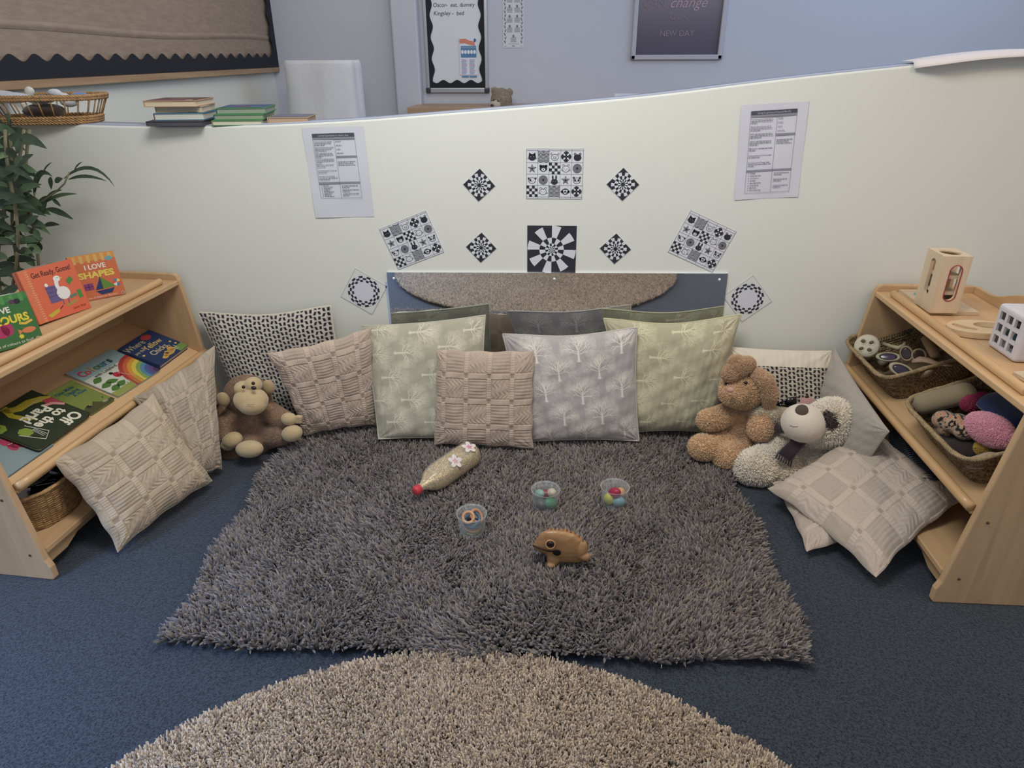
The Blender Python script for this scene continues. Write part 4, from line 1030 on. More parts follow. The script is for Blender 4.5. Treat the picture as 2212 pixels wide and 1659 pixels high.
# ---- quilted check
def patch_fns(nx, ny, ou, ov, base, seed):
    b = lin(base); bandc = b*1.08; sq = b*0.72; st = b*0.90
    def cells(u, v):
        x = u*nx+ou; y = v*ny+ov; return x, y, np.floor(x), np.floor(y), x-np.floor(x), y-np.floor(y)
    B = 0.20
    def col(u, v):
        x, y, i, j, fx, fy = cells(u, v)
        C = np.broadcast_to(b, u.shape+(3,)).copy()
        odd = ((i+j) % 2 == 0)
        C[odd] = st
        bx = fx < B; by = fy < B
        C[bx | by] = bandc
        k = (fx > 0.035) & (fx < B-0.035) & (fy > 0.035) & (fy < B-0.035); C[k] = sq
        return C
    def disp(u, v):
        x, y, i, j, fx, fy = cells(u, v); odd = ((i+j) % 2 == 0)
        wob = 0.05*np.sin(x*21+seed)
        rib = 0.0008*np.sin((fy+0.0)*2*np.pi*8)
        wav = 0.0011*np.sin(fx*2*np.pi*5.5+2.6*np.sin(fy*9+i*2)+1.7*np.sin(fy*17+x*3+j))
        d = np.where(odd, rib, wav)
        e = np.minimum(np.minimum(fx-B, 1-fx), np.minimum(fy-B, 1-fy)); d = d*np.clip(e*16, 0, 1)-0.0022*np.exp(-(np.clip(e, 0, 9)/0.03)**2)
        ins = (fx > B) & (fy > B)
        band = 0.0018+0.0005*np.sin(np.where(fy < B, x, y)*2*np.pi*11)
        d = np.where(ins, d, band)
        k = (fx < B) & (fy < B); d = np.where(k, -0.0010, d)
        # soft humps in each square
        d = d+np.where(ins, 0.0026*np.sin(np.pi*np.clip((fx-B)/(1-B), 0, 1))*np.sin(np.pi*np.clip((fy-B)/(1-B), 0, 1)), 0)
        return d
    return col, disp
def quilted(label, c4, nx, ny, ou, ov, base, seed, T=0.045, **k):
    c, d = patch_fns(nx, ny, ou, ov, base, seed)
    return cushion('cushion', c4, T, c, N=k.pop('N', 260), disp=d, seed=seed, wr=k.pop('wr', 0.004), ripple=0.006, label=label, cat='cushion', group='quilted check cushions', **k)

# ---- tree print
def tree_stamp(S=220, seed=3):
    R = random.Random(seed); img = np.zeros((S, S), np.float32); yy, xx = np.mgrid[0:S, 0:S]
    def seg(x0, y0, x1, y1, w0, w1, val=1.0):
        a, b = min(x0, x1)-w0-2, max(x0, x1)+w0+2; c, d = min(y0, y1)-w0-2, max(y0, y1)+w0+2
        a, b, c, d = max(0, int(a)), min(S, int(b)+1), max(0, int(c)), min(S, int(d)+1)
        if a >= b or c >= d: return
        X, Y = xx[c:d, a:b], yy[c:d, a:b]; L2 = (x1-x0)**2+(y1-y0)**2+1e-6
        t = np.clip(((X-x0)*(x1-x0)+(Y-y0)*(y1-y0))/L2, 0, 1); dist = np.hypot(X-x0-t*(x1-x0), Y-y0-t*(y1-y0))
        img[c:d, a:b] = np.maximum(img[c:d, a:b], val*np.clip((w0+(w1-w0)*t)-dist+0.6, 0, 1))
    def br(x, y, a, L, w, n):
        k = 4; px, py = x, y; aa = a
        for i in range(k):
            aa += R.uniform(-.16, .16); qx, qy = px+math.cos(aa)*L/k, py-math.sin(aa)*L/k
            seg(px, py, qx, qy, w*(1-.1*i), w*(1-.1*(i+1)), 1.0 if n < 4 else .55); px, py = qx, qy
            if n < 5 and i >= 1: br(px, py, aa+R.choice((-1, 1))*R.uniform(.5, 1.0), L*R.uniform(.5, .7), w*.5, n+1)
        if n < 5: br(px, py, aa+R.uniform(.15, .5), L*.68, w*.6, n+1); br(px, py, aa-R.uniform(.15, .5), L*.68, w*.6, n+1)
        else: seg(px, py, px+.1, py, .7, .7, .6)
    cx, by = S*.5, S*.93
    seg(cx, by, cx, S*.62, 6.0, 4.2)
    for s in (-1, 1): seg(cx, by-10, cx+s*13, by+2, 4.0, 1.2); seg(cx, by-8, cx+s*5, by+6, 3, 1)
    for a, L, y, w in ((1.57, 50, .62, 3.6), (2.5, 52, .64, 3.0), (.62, 52, .64, 3.0), (2.02, 52, .60, 2.8), (1.1, 52, .60, 2.8), (2.9, 46, .70, 2.2), (.22, 46, .70, 2.2)):
        br(cx, S*y, a, L, w, 2)
    for i in range(260):
        a = R.uniform(-.25, math.pi+.25); r = S*.5*math.sqrt(R.uniform(.25, .92)); seg(cx+r*math.cos(a), S*.50-r*math.sin(a)*.92, cx+r*math.cos(a)+.1, S*.50-r*math.sin(a)*.92, .8, .8, .7)
    for i in range(14): seg(cx+R.uniform(-26, 26), by+R.uniform(2, 12), cx, by+14, .9, .2, .0) or seg(cx+R.uniform(-26, 26), by+R.uniform(0, 12), cx+0.1, by, .01, .01, 0)
    return img
STAMP = [tree_stamp(200, s) for s in (3, 8, 12)]
def tree_fn(base, fg, places, size, rot, seed):
    """places: list of (u, v) centres; rot: rotate the print by a quarter turn"""
    G = 640; img = np.zeros((G, G), np.float32)
    yy, xx = np.mgrid[0:G, 0:G]/G
    for i, (cu, cv) in enumerate(places):
        st = STAMP[i % 3]; S = st.shape[0]; s = size*(1+0.06*math.sin(i*2.3))
        a = (xx-cu)/s; b = (yy-cv)/s
        if rot: a, b = b, -a          # crown to the right
        if i % 2: a = -a
        ia = ((a+.5)*S).astype(int); ib = ((b+.5)*S).astype(int); k = (ia >= 0) & (ia < S) & (ib >= 0) & (ib < S)
        img[k] = np.maximum(img[k], st[ib[k], ia[k]])
    b0, f0 = lin(base), lin(fg)
    def col(u, v):
        x = np.clip(u*G-0.5, 0, G-1.01); y = np.clip(v*G-0.5, 0, G-1.01); i = x.astype(int); j = y.astype(int); fx, fy = x-i, y-j
        i2, j2 = np.minimum(i+1, G-1), np.minimum(j+1, G-1)
        q = img[j, i]*(1-fx)*(1-fy)+img[j, i2]*fx*(1-fy)+img[j2, i]*(1-fx)*fy+img[j2, i2]*fx*fy
        w = 1+0.045*np.sin(v*900+3*np.sin(u*40))*np.sin(u*37+1.3)+0.03*sn(u*60, v*200, seed)
        return (b0*(1-q[..., None])+f0*q[..., None])*w[..., None]
    return col

def lozenge_fn(nx, ny, base, fg, top=0.0, ou=0.0):
    b0, f0, cr = lin(base), lin(fg), lin('#cfc8b4')
    def col(u, v):
        x = (u+ou)*nx; y = v*ny; i = np.floor(x); fx = x-i-0.5
        ph = np.where(i % 4 < 2, 0.0, 0.5); y2 = y+ph; j = np.floor(y2); fy = y2-j-0.5
        sh = np.where((i+j) % 2 == 0, 0.42, np.where(i % 2 == 0, -0.42, 0.0)); xx = fx-sh*fy
        m = np.clip((0.34-np.abs(xx))*9, 0, 1)*np.clip((0.40-np.abs(fy))*9, 0, 1)
        C = b0*(1-m[..., None])+f0*m[..., None]
        if top: C = np.where((v < top)[..., None], cr, C)
        return C
    return col

# black and white lozenge cushion, left
cushion('cushion', [atY(428, 675, -.045), atY(714, 661, -.045), atZ(762, 905, .03), atZ(535, 930, .03)], 0.055,
        lozenge_fn(30, 25, '#b9b3a8', '#242128'), N=380, seed=2, pinch=0.02, back=0.3, sag=0.03, piping=mat('cream_piping', '#cfc9b5'),
        label='black and cream lozenge print cushion leaning on wall behind the toy monkey', cat='cushion', group='lozenge print cushions')
# green tree cushion, left
TT = ['#a6a392', '#c9c5ac']
cushion('cushion', [atY(781, 704, -.07), atY(1048, 681, -.07), atZ(1046, 951, .05), atZ(818, 948, .05)], 0.050,
        tree_fn('#aaa591', '#d2ccb4', [(.18, .04), (.52, .08), (.95, .1), (.12, .26), (.38, .25), (.75, .22), (.24, .46), (.60, .45), (.90, .42), (.40, .66), (.10, .66), (.74, .66), (.24, .85), (.58, .86), (.92, .84), (.12, 1.02), (.45, 1.04)], .27, True, 1),
        N=360, seed=5, back=0.35, pinch=0.02, piping=mat('green_piping', '#b5b3a0'), label='green grey cushion with sideways tree print under left half of mirror', cat='cushion', group='tree print cushions')
# green tree cushion, right
cushion('cushion', [atY(1304, 688, -.06), atY(1600, 680, -.06), atZ(1548, 936, .05), atZ(1345, 936, .05)], 0.060,
        tree_fn('#aca68a', '#d1cbaa', [(.25, .08), (.62, .06), (.92, .1), (.16, .30), (.42, .28), (.85, .24), (.28, .50), (.62, .46), (.95, .5), (.16, .68), (.50, .70), (.80, .68), (.30, .88), (.66, .88), (.95, .9)], .27, True, 2),
        N=360, seed=9, back=0.35, pinch=0.03, sag=0.03, piping=mat('olive_piping', '#bab792'), label='olive cushion with sideways tree print behind the toy rabbit', cat='cushion', group='tree print cushions')
# grey tree cushion
cushion('cushion', [atY(1086, 722, -.13), atY(1376, 708, -.13), atZ(1380, 952, .05), atZ(1128, 954, .05)], 0.045,
        tree_fn('#a9a3a0', '#dad3c6', [(.22, .12), (.55, .10), (.88, .08), (.38, .28), (.70, .27), (.08, .3), (.55, .50), (.88, .46), (.25, .48), (.70, .70), (.38, .72), (.08, .72), (.55, .90), (.88, .86), (.25, .94)], .27, False, 3),
        N=360, seed=12, back=0.3, pinch=0.02, sag=0.025, piping=mat('stone_piping', '#b9b2aa'), label='lilac grey cushion with upright tree print, right of centre', cat='cushion', group='tree print cushions')
quilted('pinkish quilted check cushion tilted between the monkey and green cushion', [atY(576, 762, -.27), atY(803, 706, -.15), atZ(822, 918, .05), atZ(656, 942, .05)], 4.1, 4.0, -.35, .60, '#baa795', 3, T=0.04, back=0.3)
quilted('smallest quilted check cushion, standing in the middle before the mirror', [atY(943, 755, -.20), atY(1154, 758, -.20), atZ(1151, 969, .05), atZ(937, 960, .05)], 4.25, 3.75, -.27, .20, '#b5a290', 4, T=0.035, back=0.25, pinch=0.012)
quilted('beige quilted check cushion with raised corner between shelf and monkey', [atZ(286, 858, .33), atZ(464, 744, .42), atZ(480, 1012, .03), atZ(395, 1062, .02)], 3.8, 3.8, .1, .3, '#ab9c87', 6, T=0.05, face=(1, -.3, 0), back=0.3, wr=0.006)
quilted('large quilted check cushion leaning on the left shelf, nearest the camera', [atZ(110, 996, .31), atZ(330, 850, .345), atZ(461, 1038, .03), atZ(255, 1192, .02)], 3.7, 3.8, -.15, .25, '#b3a188', 7, T=0.055, face=(1, -.3, 0.3), back=0.15)
quilted('lower quilted check cushion lying flat on the carpet, mostly covered', [(0.735, -.45, .045), (1.02, -.36, .05), (1.025, -.70, .04), (.748, -.785, .03)], 3.8, 3.8, .2, .1, '#b2a394', 8, T=0.035, face=(0, 0, 1), back=0.4, N=200)
quilted('upper quilted check cushion sloping down from the right shelf', [atZ(1658, 1056, .075), atZ(1874, 915, .20), atZ(2083, 1078, .165), atZ(1893, 1249, .045)], 4.1, 3.7, .55, .35, '#b5a797', 9, T=0.05, face=(-.3, 0, 1), back=0.25)
# black and white cushion with cream flap, right
cushion('cushion', [atY(1572, 748, -.05), atY(1797, 757, -.07), (1.02, -.22, .03), (.66, -.22, .03)], 0.045,
        lozenge_fn(24, 24, '#b3ac9c', '#242128', top=0.17, ou=.3), N=320, seed=6, pinch=0.015, back=0.3,
        label='lozenge print cushion with wide cream top band behind the toy rabbit', cat='cushion', group='lozenge print cushions')
# knitted cushion
def knit_col(u, v):
    b = lin('#a39b8f'); return b*(1+0.10*np.sin(u*2*np.pi*52)*np.sin(v*2*np.pi*52))[..., None]
cushion('cushion', [(1.015, -.045, .375), atZ(1922, 932, .315), (.985, -.50, .04), (.95, -.05, .04)], 0.045, knit_col, N=320, face=(-1, -.3, .3), seed=4, back=0.7,
        disp=lambda u, v: 0.0016*np.sin(u*2*np.pi*52)*np.sin(v*2*np.pi*52), label='grey waffle knit cushion on edge against the right shelf', cat='cushion')
# ================================================================== soft toys
G0 = ink('#888888')
def flat(h):
    c = lin(h); return lambda V: np.tile(c, (len(V), 1))
def front_pt(x, y, out=0.0):
    """front-most skin point of the last soft body on the line of sight through (x, y)"""
    V = LAST['V']; d = unit(ray(x, y)); w = V-CAMP; t = w @ d; r = np.linalg.norm(w-t[:, None]*d, axis=1); k = r < max(.004, r.min()*1.5); i = np.where(k)[0][np.argmin(t[k])]
    return CAMP+d*(t[i]-out)
def sight(V, x, y, r, ylim):
    d = unit(ray(x, y)); w = V-CAMP; t = w @ d; return (np.linalg.norm(w-t[:, None]*d, axis=1) < r) & (V[:, 1] < ylim)
def near(V, P, r): return np.linalg.norm(V-np.asarray(P), axis=1) < r
class Px:
    """places joints of a sitting toy: what the photo shows at (x, y) for a joint standing at depth Y; sizes in photo pixels"""
    def __init__(s, Y): s.k = pxm(atY(1100, 900, Y)); s.Y = Y
    def __call__(s, x, y, dy=0.0): return atY(x, y, s.Y+dy)
    def ell(s, mb, x, y, rx, ry, rz=None, dy=0.0, R=None, m=None):
        rz = rz or (rx+ry)/2; mb.ell(s(x, y, dy), (rx*s.k, rz*s.k, ry*s.k), m or G0, R, 18, 12)
    def limb(s, mb, pts, rs): limb(mb, [s(*p) for p in pts], [r*s.k for r in rs])
TOC = unit(CAMP-np.array([0, -.3, .2]))
# ---- monkey
M = Px(-0.30); k = M.k
MK = empty('toy_monkey', tuple(atZ(560, 985, .02)), 'brown plush monkey with cream muzzle sitting at the left rug corner', 'soft toy')
mb = MB(); M.ell(mb, 543, 917, 46, 56, 40, .05); M.ell(mb, 535, 853, 51, 45, 42, .06); M.ell(mb, 545, 950, 52, 32, 44, .03)
M.limb(mb, [(508, 893, .04), (488, 918, .0), (487, 943, -.03)], [22, 24, 20])
M.limb(mb, [(577, 885, .05), (604, 903, .02), (622, 908, .0)], [22, 22, 17])
M.limb(mb, [(520, 962, .0), (500, 985, -.02)], [26, 20]); M.limb(mb, [(572, 945, .03), (608, 938, .0)], [28, 24])
M.limb(mb, [(540, 950, .0), (545, 962, -.05)], [26, 20])
plush('body', mb, lambda V: np.tile(lin('#97795f'), (len(V), 1))*(1+0.08*sn(V[:, 0]*40, V[:, 2]*40))[:, None], MK, fur=(46000, .0050, .00055, .002, .25), voxel=.006, smooth=5, seed=3)
cr = '#bda57c'
def mpart(name, fn, col=cr, fur=None, parent=MK, vox=.0045, sm=5, seed=5, **kw):
    mb = MB(); fn(mb); return plush(name, mb, flat(col), parent, fur=fur, voxel=vox, smooth=sm, seed=seed, material=attr_mat('velour', .95, sheen=.5, bump=(700, .5, .001)), **kw)
mz = mpart('muzzle', lambda mb: (M.ell(mb, 542, 864, 38, 28, 30, -.035), M.ell(mb, 545, 872, 32, 24, 28, -.045)), label='cream muzzle')
mpart('face_patch', lambda mb: (M.ell(mb, 525, 838, 19, 15, 20, -.018), M.ell(mb, 547, 831, 19, 17, 20, -.012)), label='cream eye patch')
for (x, y) in ((482, 863), (580, 836)):
    mpart('ear', lambda mb: M.ell(mb, x, y, 15, 18, 10, -.02 if x < 500 else .03), '#ab946c')
mpart('hand', lambda mb: (M.ell(mb, 502, 951, 25, 18, 18, -.06, eul(0, -.5, 0)), M.ell(mb, 492, 962, 16, 12, 14, -.06)))
mpart('hand', lambda mb: (M.ell(mb, 624, 905, 18, 15, 14, -.02), [M.ell(mb, 645, 900+6*q, 10, 4, 5, -.025) for q in range(3)]))
mpart('foot', lambda mb: M.ell(mb, 539, 970, 32, 20, 18, -.09, eul(0, -.12, 0)))
mpart('foot', lambda mb: M.ell(mb, 631, 936, 25, 19, 17, -.035, eul(0, -.4, 0)))
for (x, y, dy) in ((526, 836, -.052), (547, 828, -.050)):
    mb = MB(); mb.ell(M(x, y, dy-.006), (.0062,)*3, gloss('#1c1614'), nu=12, nv=8); mb.build('eye', MK)
mb = MB(); p = M(548, 838, -.062); mb.ell(p, (.010, .006, .007), gloss('#2a211e'), nu=12, nv=8); mb.build('nose', mz)
mb = MB(); mb.tube([M(534+i*2.6, 874+2.4*math.sin(i*.9)*0+-.5*(i-3)**2*.25, -.090) for i in range(7)], .0008, ink('#8f7a55'), 6); mb.build('mouth', mz)

# ---- rabbit
M = Px(-0.24); k = M.k
RB = empty('toy_rabbit', tuple(atZ(1570, 990, .04)), 'tan curly plush rabbit with floppy ears sitting at right rug corner', 'soft toy')
mb = MB(); M.ell(mb, 1600, 925, 46, 58, 38, .04); M.ell(mb, 1604, 840, 45, 41, 40, .02); M.ell(mb, 1585, 850, 28, 24, 30, -.02); M.ell(mb, 1600, 955, 46, 34, 40, .02)
M.limb(mb, [(1572, 893, .02), (1548, 905, -.01), (1528, 908, -.03)], [20, 23, 21])
M.limb(mb, [(1630, 885, .02), (1646, 905, -.02), (1642, 928, -.05)], [21, 25, 24])
M.limb(mb, [(1575, 955, .0), (1540, 965, -.05)], [26, 25]); M.ell(mb, 1520, 966, 30, 27, 26, -.07)
M.limb(mb, [(1612, 968, .0), (1585, 980, -.06)], [27, 26]); M.ell(mb, 1570, 985, 28, 29, 28, -.09)
def rbcol(V):
    C = np.tile(lin('#cba982'), (len(V), 1)); C = C*(1+0.10*sn(V[:, 0]*50, V[:, 2]*50, 2))[:, None]
    for p in (M(1518, 970, -.09), M(1562, 990, -.12), M(1642, 930, -.07)): C[near(V, p, .05)] = lin('#d3b088')
    return C
plush('body', mb, rbcol, RB, fur=(38000, .0085, .0012, .008, .30), voxel=.006, smooth=5, seed=7)
mb = MB(); mb.ell(front_pt(1611, 827, .007), (.0065, .005, .0055), gloss('#1b1718'), nu=12, nv=8); mb.build('eye', RB)
mb = MB(); mb.ell(front_pt(1569, 829, .007), (.006, .005, .005), gloss('#1b1718'), nu=12, nv=8); mb.build('eye', RB)
mb = MB(); M.ell(mb, 1594, 797, 32, 17, 11, -.01, eul(0, -.45, 0)); M.ell(mb, 1577, 810, 15, 13, 10, -.02); M.ell(mb, 1612, 787, 17, 15, 10, .0); M.ell(mb, 1590, 782, 15, 13, 9, .0)
plush('ear', mb, flat('#bb9a78'), RB, fur=(10000, .0080, .0012, .008, .3), voxel=.005, smooth=4, seed=8)
mb = MB(); M.limb(mb, [(1634, 808, -.01), (1652, 822, -.03), (1661, 850, -.03), (1660, 880, -.02)], [12, 15, 16, 9])
plush('ear', mb, flat('#c4a27e'), RB, fur=(8000, .0080, .0012, .008, .3), voxel=.005, smooth=4, seed=9)
mb = MB(); M.ell(mb, 1578, 842, 7, 5, 6, -.092); plush('nose', mb, flat('#c39a86'), RB, fur=(500, .002, .0005, .001, .2), voxel=.0025, smooth=2, label='pink nose')

# ---- white dog
M = Px(-0.33); k = M.k
DG = empty('toy_dog', tuple(atZ(1700, 1030, .0)), 'cream plush dog with brown eye patch and dark scarf lying on its back', 'soft toy')
mb = MB(); M.ell(mb, 1796, 914, 50, 50, 44, -.02, eul(0, .25, 0)); M.ell(mb, 1768, 922, 38, 44, 42, .0)
M.ell(mb, 1700, 985, 72, 46, 54, .04, eul(0, .2, 0)); M.ell(mb, 1750, 975, 50, 36, 46, .06); M.ell(mb, 1808, 945, 30, 36, 28, -.01, eul(0, .5, 0)); M.ell(mb, 1762, 985, 40, 34, 34, .0)
M.limb(mb, [(1665, 990, .0), (1640, 1000, -.03), (1622, 1010, -.05)], [30, 32, 33]); M.ell(mb, 1640, 1018, 34, 26, 28, -.06)
M.limb(mb, [(1730, 1005, .0), (1700, 1018, -.03), (1672, 1034, -.05)], [28, 25, 22])
M.limb(mb, [(1780, 975, .0), (1765, 1000, -.04)], [26, 22])
def dgcol(V):
    C = np.tile(lin('#e4dbc8'), (len(V), 1)); C = C*(1+0.05*sn(V[:, 0]*45, V[:, 2]*45, 4))[:, None]
    k_ = sight(V, 1789, 906, .024, M.Y-.03) | sight(V, 1796, 915, .020, M.Y-.03); C[k_] = lin('#4c3c36'); return C
plush('body', mb, dgcol, DG, fur=(42000, .013, .0012, .009, .30), voxel=.0065, smooth=5, seed=11)
EYE = front_pt(1781, 905, .006)
mb = MB(); M.limb(mb, [(1640, 893, .07), (1668, 897, .06), (1700, 902, .06)], [16, 17, 18]); plush('arm', mb, flat('#bfb49b'), DG, fur=(4000, .008, .001, .004, .3), voxel=.005, smooth=4, seed=12)
mb = MB(); M.ell(mb, 1735, 914, 45, 40, 42, -.050, eul(0, .25, 0)); M.ell(mb, 1752, 922, 38, 36, 34, -.03)
mz = plush('muzzle', mb, flat('#d2c7b4'), DG, fur=None, material=MC['velour'], voxel=.0045, smooth=7, seed=13, label='smooth short pile muzzle')
MP = [front_pt(1706+i*3, 919+2.6*math.sin(i/6*2.2), .0005) for i in range(7)]
NP = front_pt(1732, 886, .0); mb = MB(); mb.ell(NP, (13*M.k, 13*M.k, 5*M.k), G0, frame(unit(NP-M(1738, 914, -.01)))); plush('nose', mb, flat('#51463a'), mz, fur=None, voxel=.0025, smooth=3, label='brown nose')
mb = MB(); mb.ell(EYE, (.006,)*3, gloss('#15110f'), nu=12, nv=8); mb.build('eye', DG)
mb = MB(); mb.tube(MP, .0009, ink('#8a8071'), 6); mb.build('mouth', mz)
scf = mat('scarf_knit', '#3b2d33', rough=0.95, sheen=0.3, bump=(260, .6, .002))
mb = MB()
def strip(pts, w, th=.006):
    P = [np.asarray(p) for p in pts]; n = len(P); v = []
    for i, p in enumerate(P):
        t = unit(P[min(i+1, n-1)]-P[max(i-1, 0)]); s = unit(np.cross(t, TOC)); ww = w[i] if hasattr(w, '__len__') else w
        for a, b in ((-1, 0), (-.7, 1), (.7, 1), (1, 0), (.7, -1), (-.7, -1)): v.append(p+s*a*ww/2+TOC*b*th/2)
    f = [(i*6+q, i*6+(q+1) % 6, (i+1)*6+(q+1) % 6, (i+1)*6+q) for i in range(n-1) for q in range(6)]+[(5, 4, 3, 2, 1, 0), tuple((n-1)*6+q for q in range(6))]
    mb.add(v, f, scf, True)
strip([M(1735, 945, -.06), M(1722, 958, -.075), M(1708, 972, -.075), M(1694, 988, -.07)], [.040, .046, .050, .058])
for q in range(7): mb.tube([M(1680+q*5, 981+q*2.5, -.072), M(1676+q*5.2, 990+q*3.0, -.070)], .003, scf, 6)
strip([M(1660, 919, .045), M(1682, 924, .02), (M(1710, 932, -.03))], .022); strip([M(1735, 945, -.05), M(1762, 955, -.03), M(1790, 972, .0)], [.03, .022, .018])
mb.build('scarf', DG, label='dark brown scarf with fringed end')
# ---- small pink toy behind the dog with dark glossy glasses
M = Px(-0.17)
PK = empty('toy_pig', tuple(atZ(1738, 905, .05)), 'small pink plush toy peeping out behind the plush dog', 'soft toy')
mb = MB(); M.ell(mb, 1740, 874, 24, 20, 18); M.ell(mb, 1742, 915, 26, 30, 22, .02); plush('body', mb, flat('#b18a86'), PK, fur=None, material=MC['velour'], voxel=.004, smooth=4)
for x in (1741,): mb = MB(); mb.ell(M(x+2, 857, -.008), (.008, .004, .004), gloss('#241c1d'), nu=10, nv=6); mb.build('eye', PK)
SG = empty('sunglasses', tuple(atZ(1690, 905, .05)), 'dark glossy child sunglasses tucked behind the plush dog', 'sunglasses')
blkp = mat('black_gloss', '#0f1012', rough=0.12, spec=0.6, coat=0.5)
for (x, y) in ((1690, 879), (1708, 868)):
    mb = MB(); mb.ell(M(x, y, -.035), (.022, .010, .017), blkp, nu=18, nv=10); mb.build('lens', SG)
mb = MB(); mb.tube([M(1676, 876, -.03), M(1690, 868, -.04), M(1704, 860, -.035), M(1722, 858, -.02)], .0035, blkp, 8); mb.build('frame', SG)

# ---- the bear beyond the partition
Y = YB-0.22; p0 = atY(1082, 222, Y); kk = pxm(p0)
TB = empty('teddy_bear', (p0[0], Y, zl), 'pale teddy bear peeking over the partition below the whiteboard', 'soft toy')
mb = MB(); mb.ell(atY(1083, 216, Y), (22*kk, 20*kk, 23*kk), G0); mb.ell(atY(1068, 196, Y), (7*kk, 4*kk, 8*kk), G0); mb.ell(atY(1100, 200, Y)+V3(0, .03, 0), (7*kk, 4*kk, 8*kk), G0)
c = atY(1083, 216, Y); mb.ell(V3(c[0], c[1], (zl+c[2])/2-.01), (.075, .06, (c[2]-zl)/2+.0), G0)
plush('body', mb, flat('#9d8f7c'), TB, fur=(5000, .006, .001, .003, .25), voxel=.006, smooth=3, seed=20)
mb = MB(); mb.ell(atY(1070, 226, Y-.055), (12*kk, 10*kk, 9*kk), G0); plush('muzzle', mb, flat('#b9b0a2'), TB, fur=None, material=MC['velour'], voxel=.005, smooth=2)
mb = MB(); mb.ell(atY(1063, 228, Y-.09), (3.4*kk, 3*kk, 3.4*kk), gloss('#3a332e')); mb.build('nose', TB)
for x, y in ((1075.5, 219), (1066.5, 217)):
    mb = MB(); mb.ell(atY(x, y, Y-.066), (1.9*kk,)*3, gloss('#191614')); mb.build('eye', TB)
# ================================================================== things standing on the shaggy rug
RZ = 0.037
glass = clear('clear_plastic', '#dde3e2', 0.06, 0.17)
# ---- glitter bottle
a = atZ(902, 1058, RZ+.043); b = atZ(1018, 978, RZ+.045); ax = unit(b-a); L = np.linalg.norm(b-a)+.02; Rm = frame(ax, (0, 0, 1)); O = a-ax*.012
BT = empty('glitter_bottle', tuple((a+b)/2*[1, 1, 0]+V3(0, 0, RZ)), 'clear bottle of gold glitter with red cap lying on the shaggy rug', 'sensory bottle')
def gold_glitter():
    m, t, b = nodes('gold_glitter'); b.inputs['Roughness'].default_value = .4; b.inputs['Metallic'].default_value = .35
    tc = t.nodes.new('ShaderNodeTexCoord'); v = t.nodes.new('ShaderNodeTexVoronoi'); v.inputs['Scale'].default_value = 430
    r = t.nodes.new('ShaderNodeValToRGB'); r.color_ramp.interpolation = 'CONSTANT'; e = r.color_ramp.elements
    cs = ['#9a7d42', '#cdb06a', '#7a6334', '#e4cd8c', '#b3924e', '#b0664c', '#948c40', '#efe2b4']
    e[0].color = (*lin(cs[0]), 1); e[1].position = 1/8; e[1].color = (*lin(cs[1]), 1)
    for i in range(2, 8): q = e.new(i/8); q.color = (*lin(cs[i]), 1)
    sp = t.nodes.new('ShaderNodeSeparateColor'); t.links.new(tc.outputs['Object'], v.inputs['Vector']); t.links.new(v.outputs['Color'], sp.inputs[0])
    t.links.new(sp.outputs[0], r.inputs[0]); t.links.new(r.outputs[0], b.inputs['Base Color'])
    bp = t.nodes.new('ShaderNodeBump'); bp.inputs['Strength'].default_value = 1; bp.inputs['Distance'].default_value = .003
    t.links.new(sp.outputs[1], bp.inputs['Height']); t.links.new(bp.outputs[0], b.inputs['Normal'])
    return m
pr = [(.0135, .022), (.0135, .034), (.020, .048), (.037, .075), (.045, .105), (.046, .15), (.0455, L-.07), (.046, L-.025), (.043, L-.008), (.031, L), (.0, L-.002)]
mb = MB(); mb.lathe(pr, clear('bottle_plastic', '#f2efe0', .08, .22), O, Rm, 40, sq=.06); mb.build('bottle_body', BT)
mb = MB(); ip = [(0, .024)]+[(r*.95, h) for r, h in pr[:-1]]+[(0, L-.004)]; mb.lathe(ip, gold_glitter(), O, Rm, 40, sq=.06)
v = mb.v[-1]; lc = (v-O) @ Rm; up = Rm.T @ np.array([0, 0, 1.0]); up = unit(up-V3(0, 0, up[2]))
h = lc @ up; lim = .022+0.006*(lc[:, 2]/L); lc = lc-np.where(h > lim, h-lim, 0)[:, None]*up; mb.v[-1] = lc @ Rm.T+O; mb.build('glitter_fill', BT)
mb = MB(); mb.lathe([(.0, -.001), (.013, -.001), (.015, .002), (.015, .020), (.0135, .023), (0, .023)], mat('red_cap', '#c2404a', rough=.35, spec=.4), O, Rm, 24)
for i in range(20):
    g = 2*math.pi*i/20; mb.box(O+Rm @ V3(.015*math.cos(g), .015*math.sin(g), .011), (.0012, .0012, .016), MC['red_cap'], Rm)
mb.build('cap', BT, label='red screw cap')
for (t, sd) in ((.58, .75), (.88, .35)):
    c = O+ax*L*t; s = unit(np.cross(ax, [0, 0, 1])); n = unit(V3(0, 0, 1)+s*sd*(1 if s @ V3(0, -1, 0) > 0 else -1)); c = c+n*.0450; F = frame(n, ax); mb = MB()
    for q in range(5):
        g = q*2*math.pi/5+t*4; mb.ell(c+F @ V3(.015*math.cos(g), .015*math.sin(g), 0), (.013, .009, .0008), ink('#d8cfc8'), F @ rotz(g), 14, 6)
        mb.ell(c+F @ V3(.005*math.cos(g), .005*math.sin(g), .0006), (.007, .003, .0008), ink('#c98a94'), F @ rotz(g), 10, 6)
    mb.build('flower', BT, label='white and pink flower decoration')
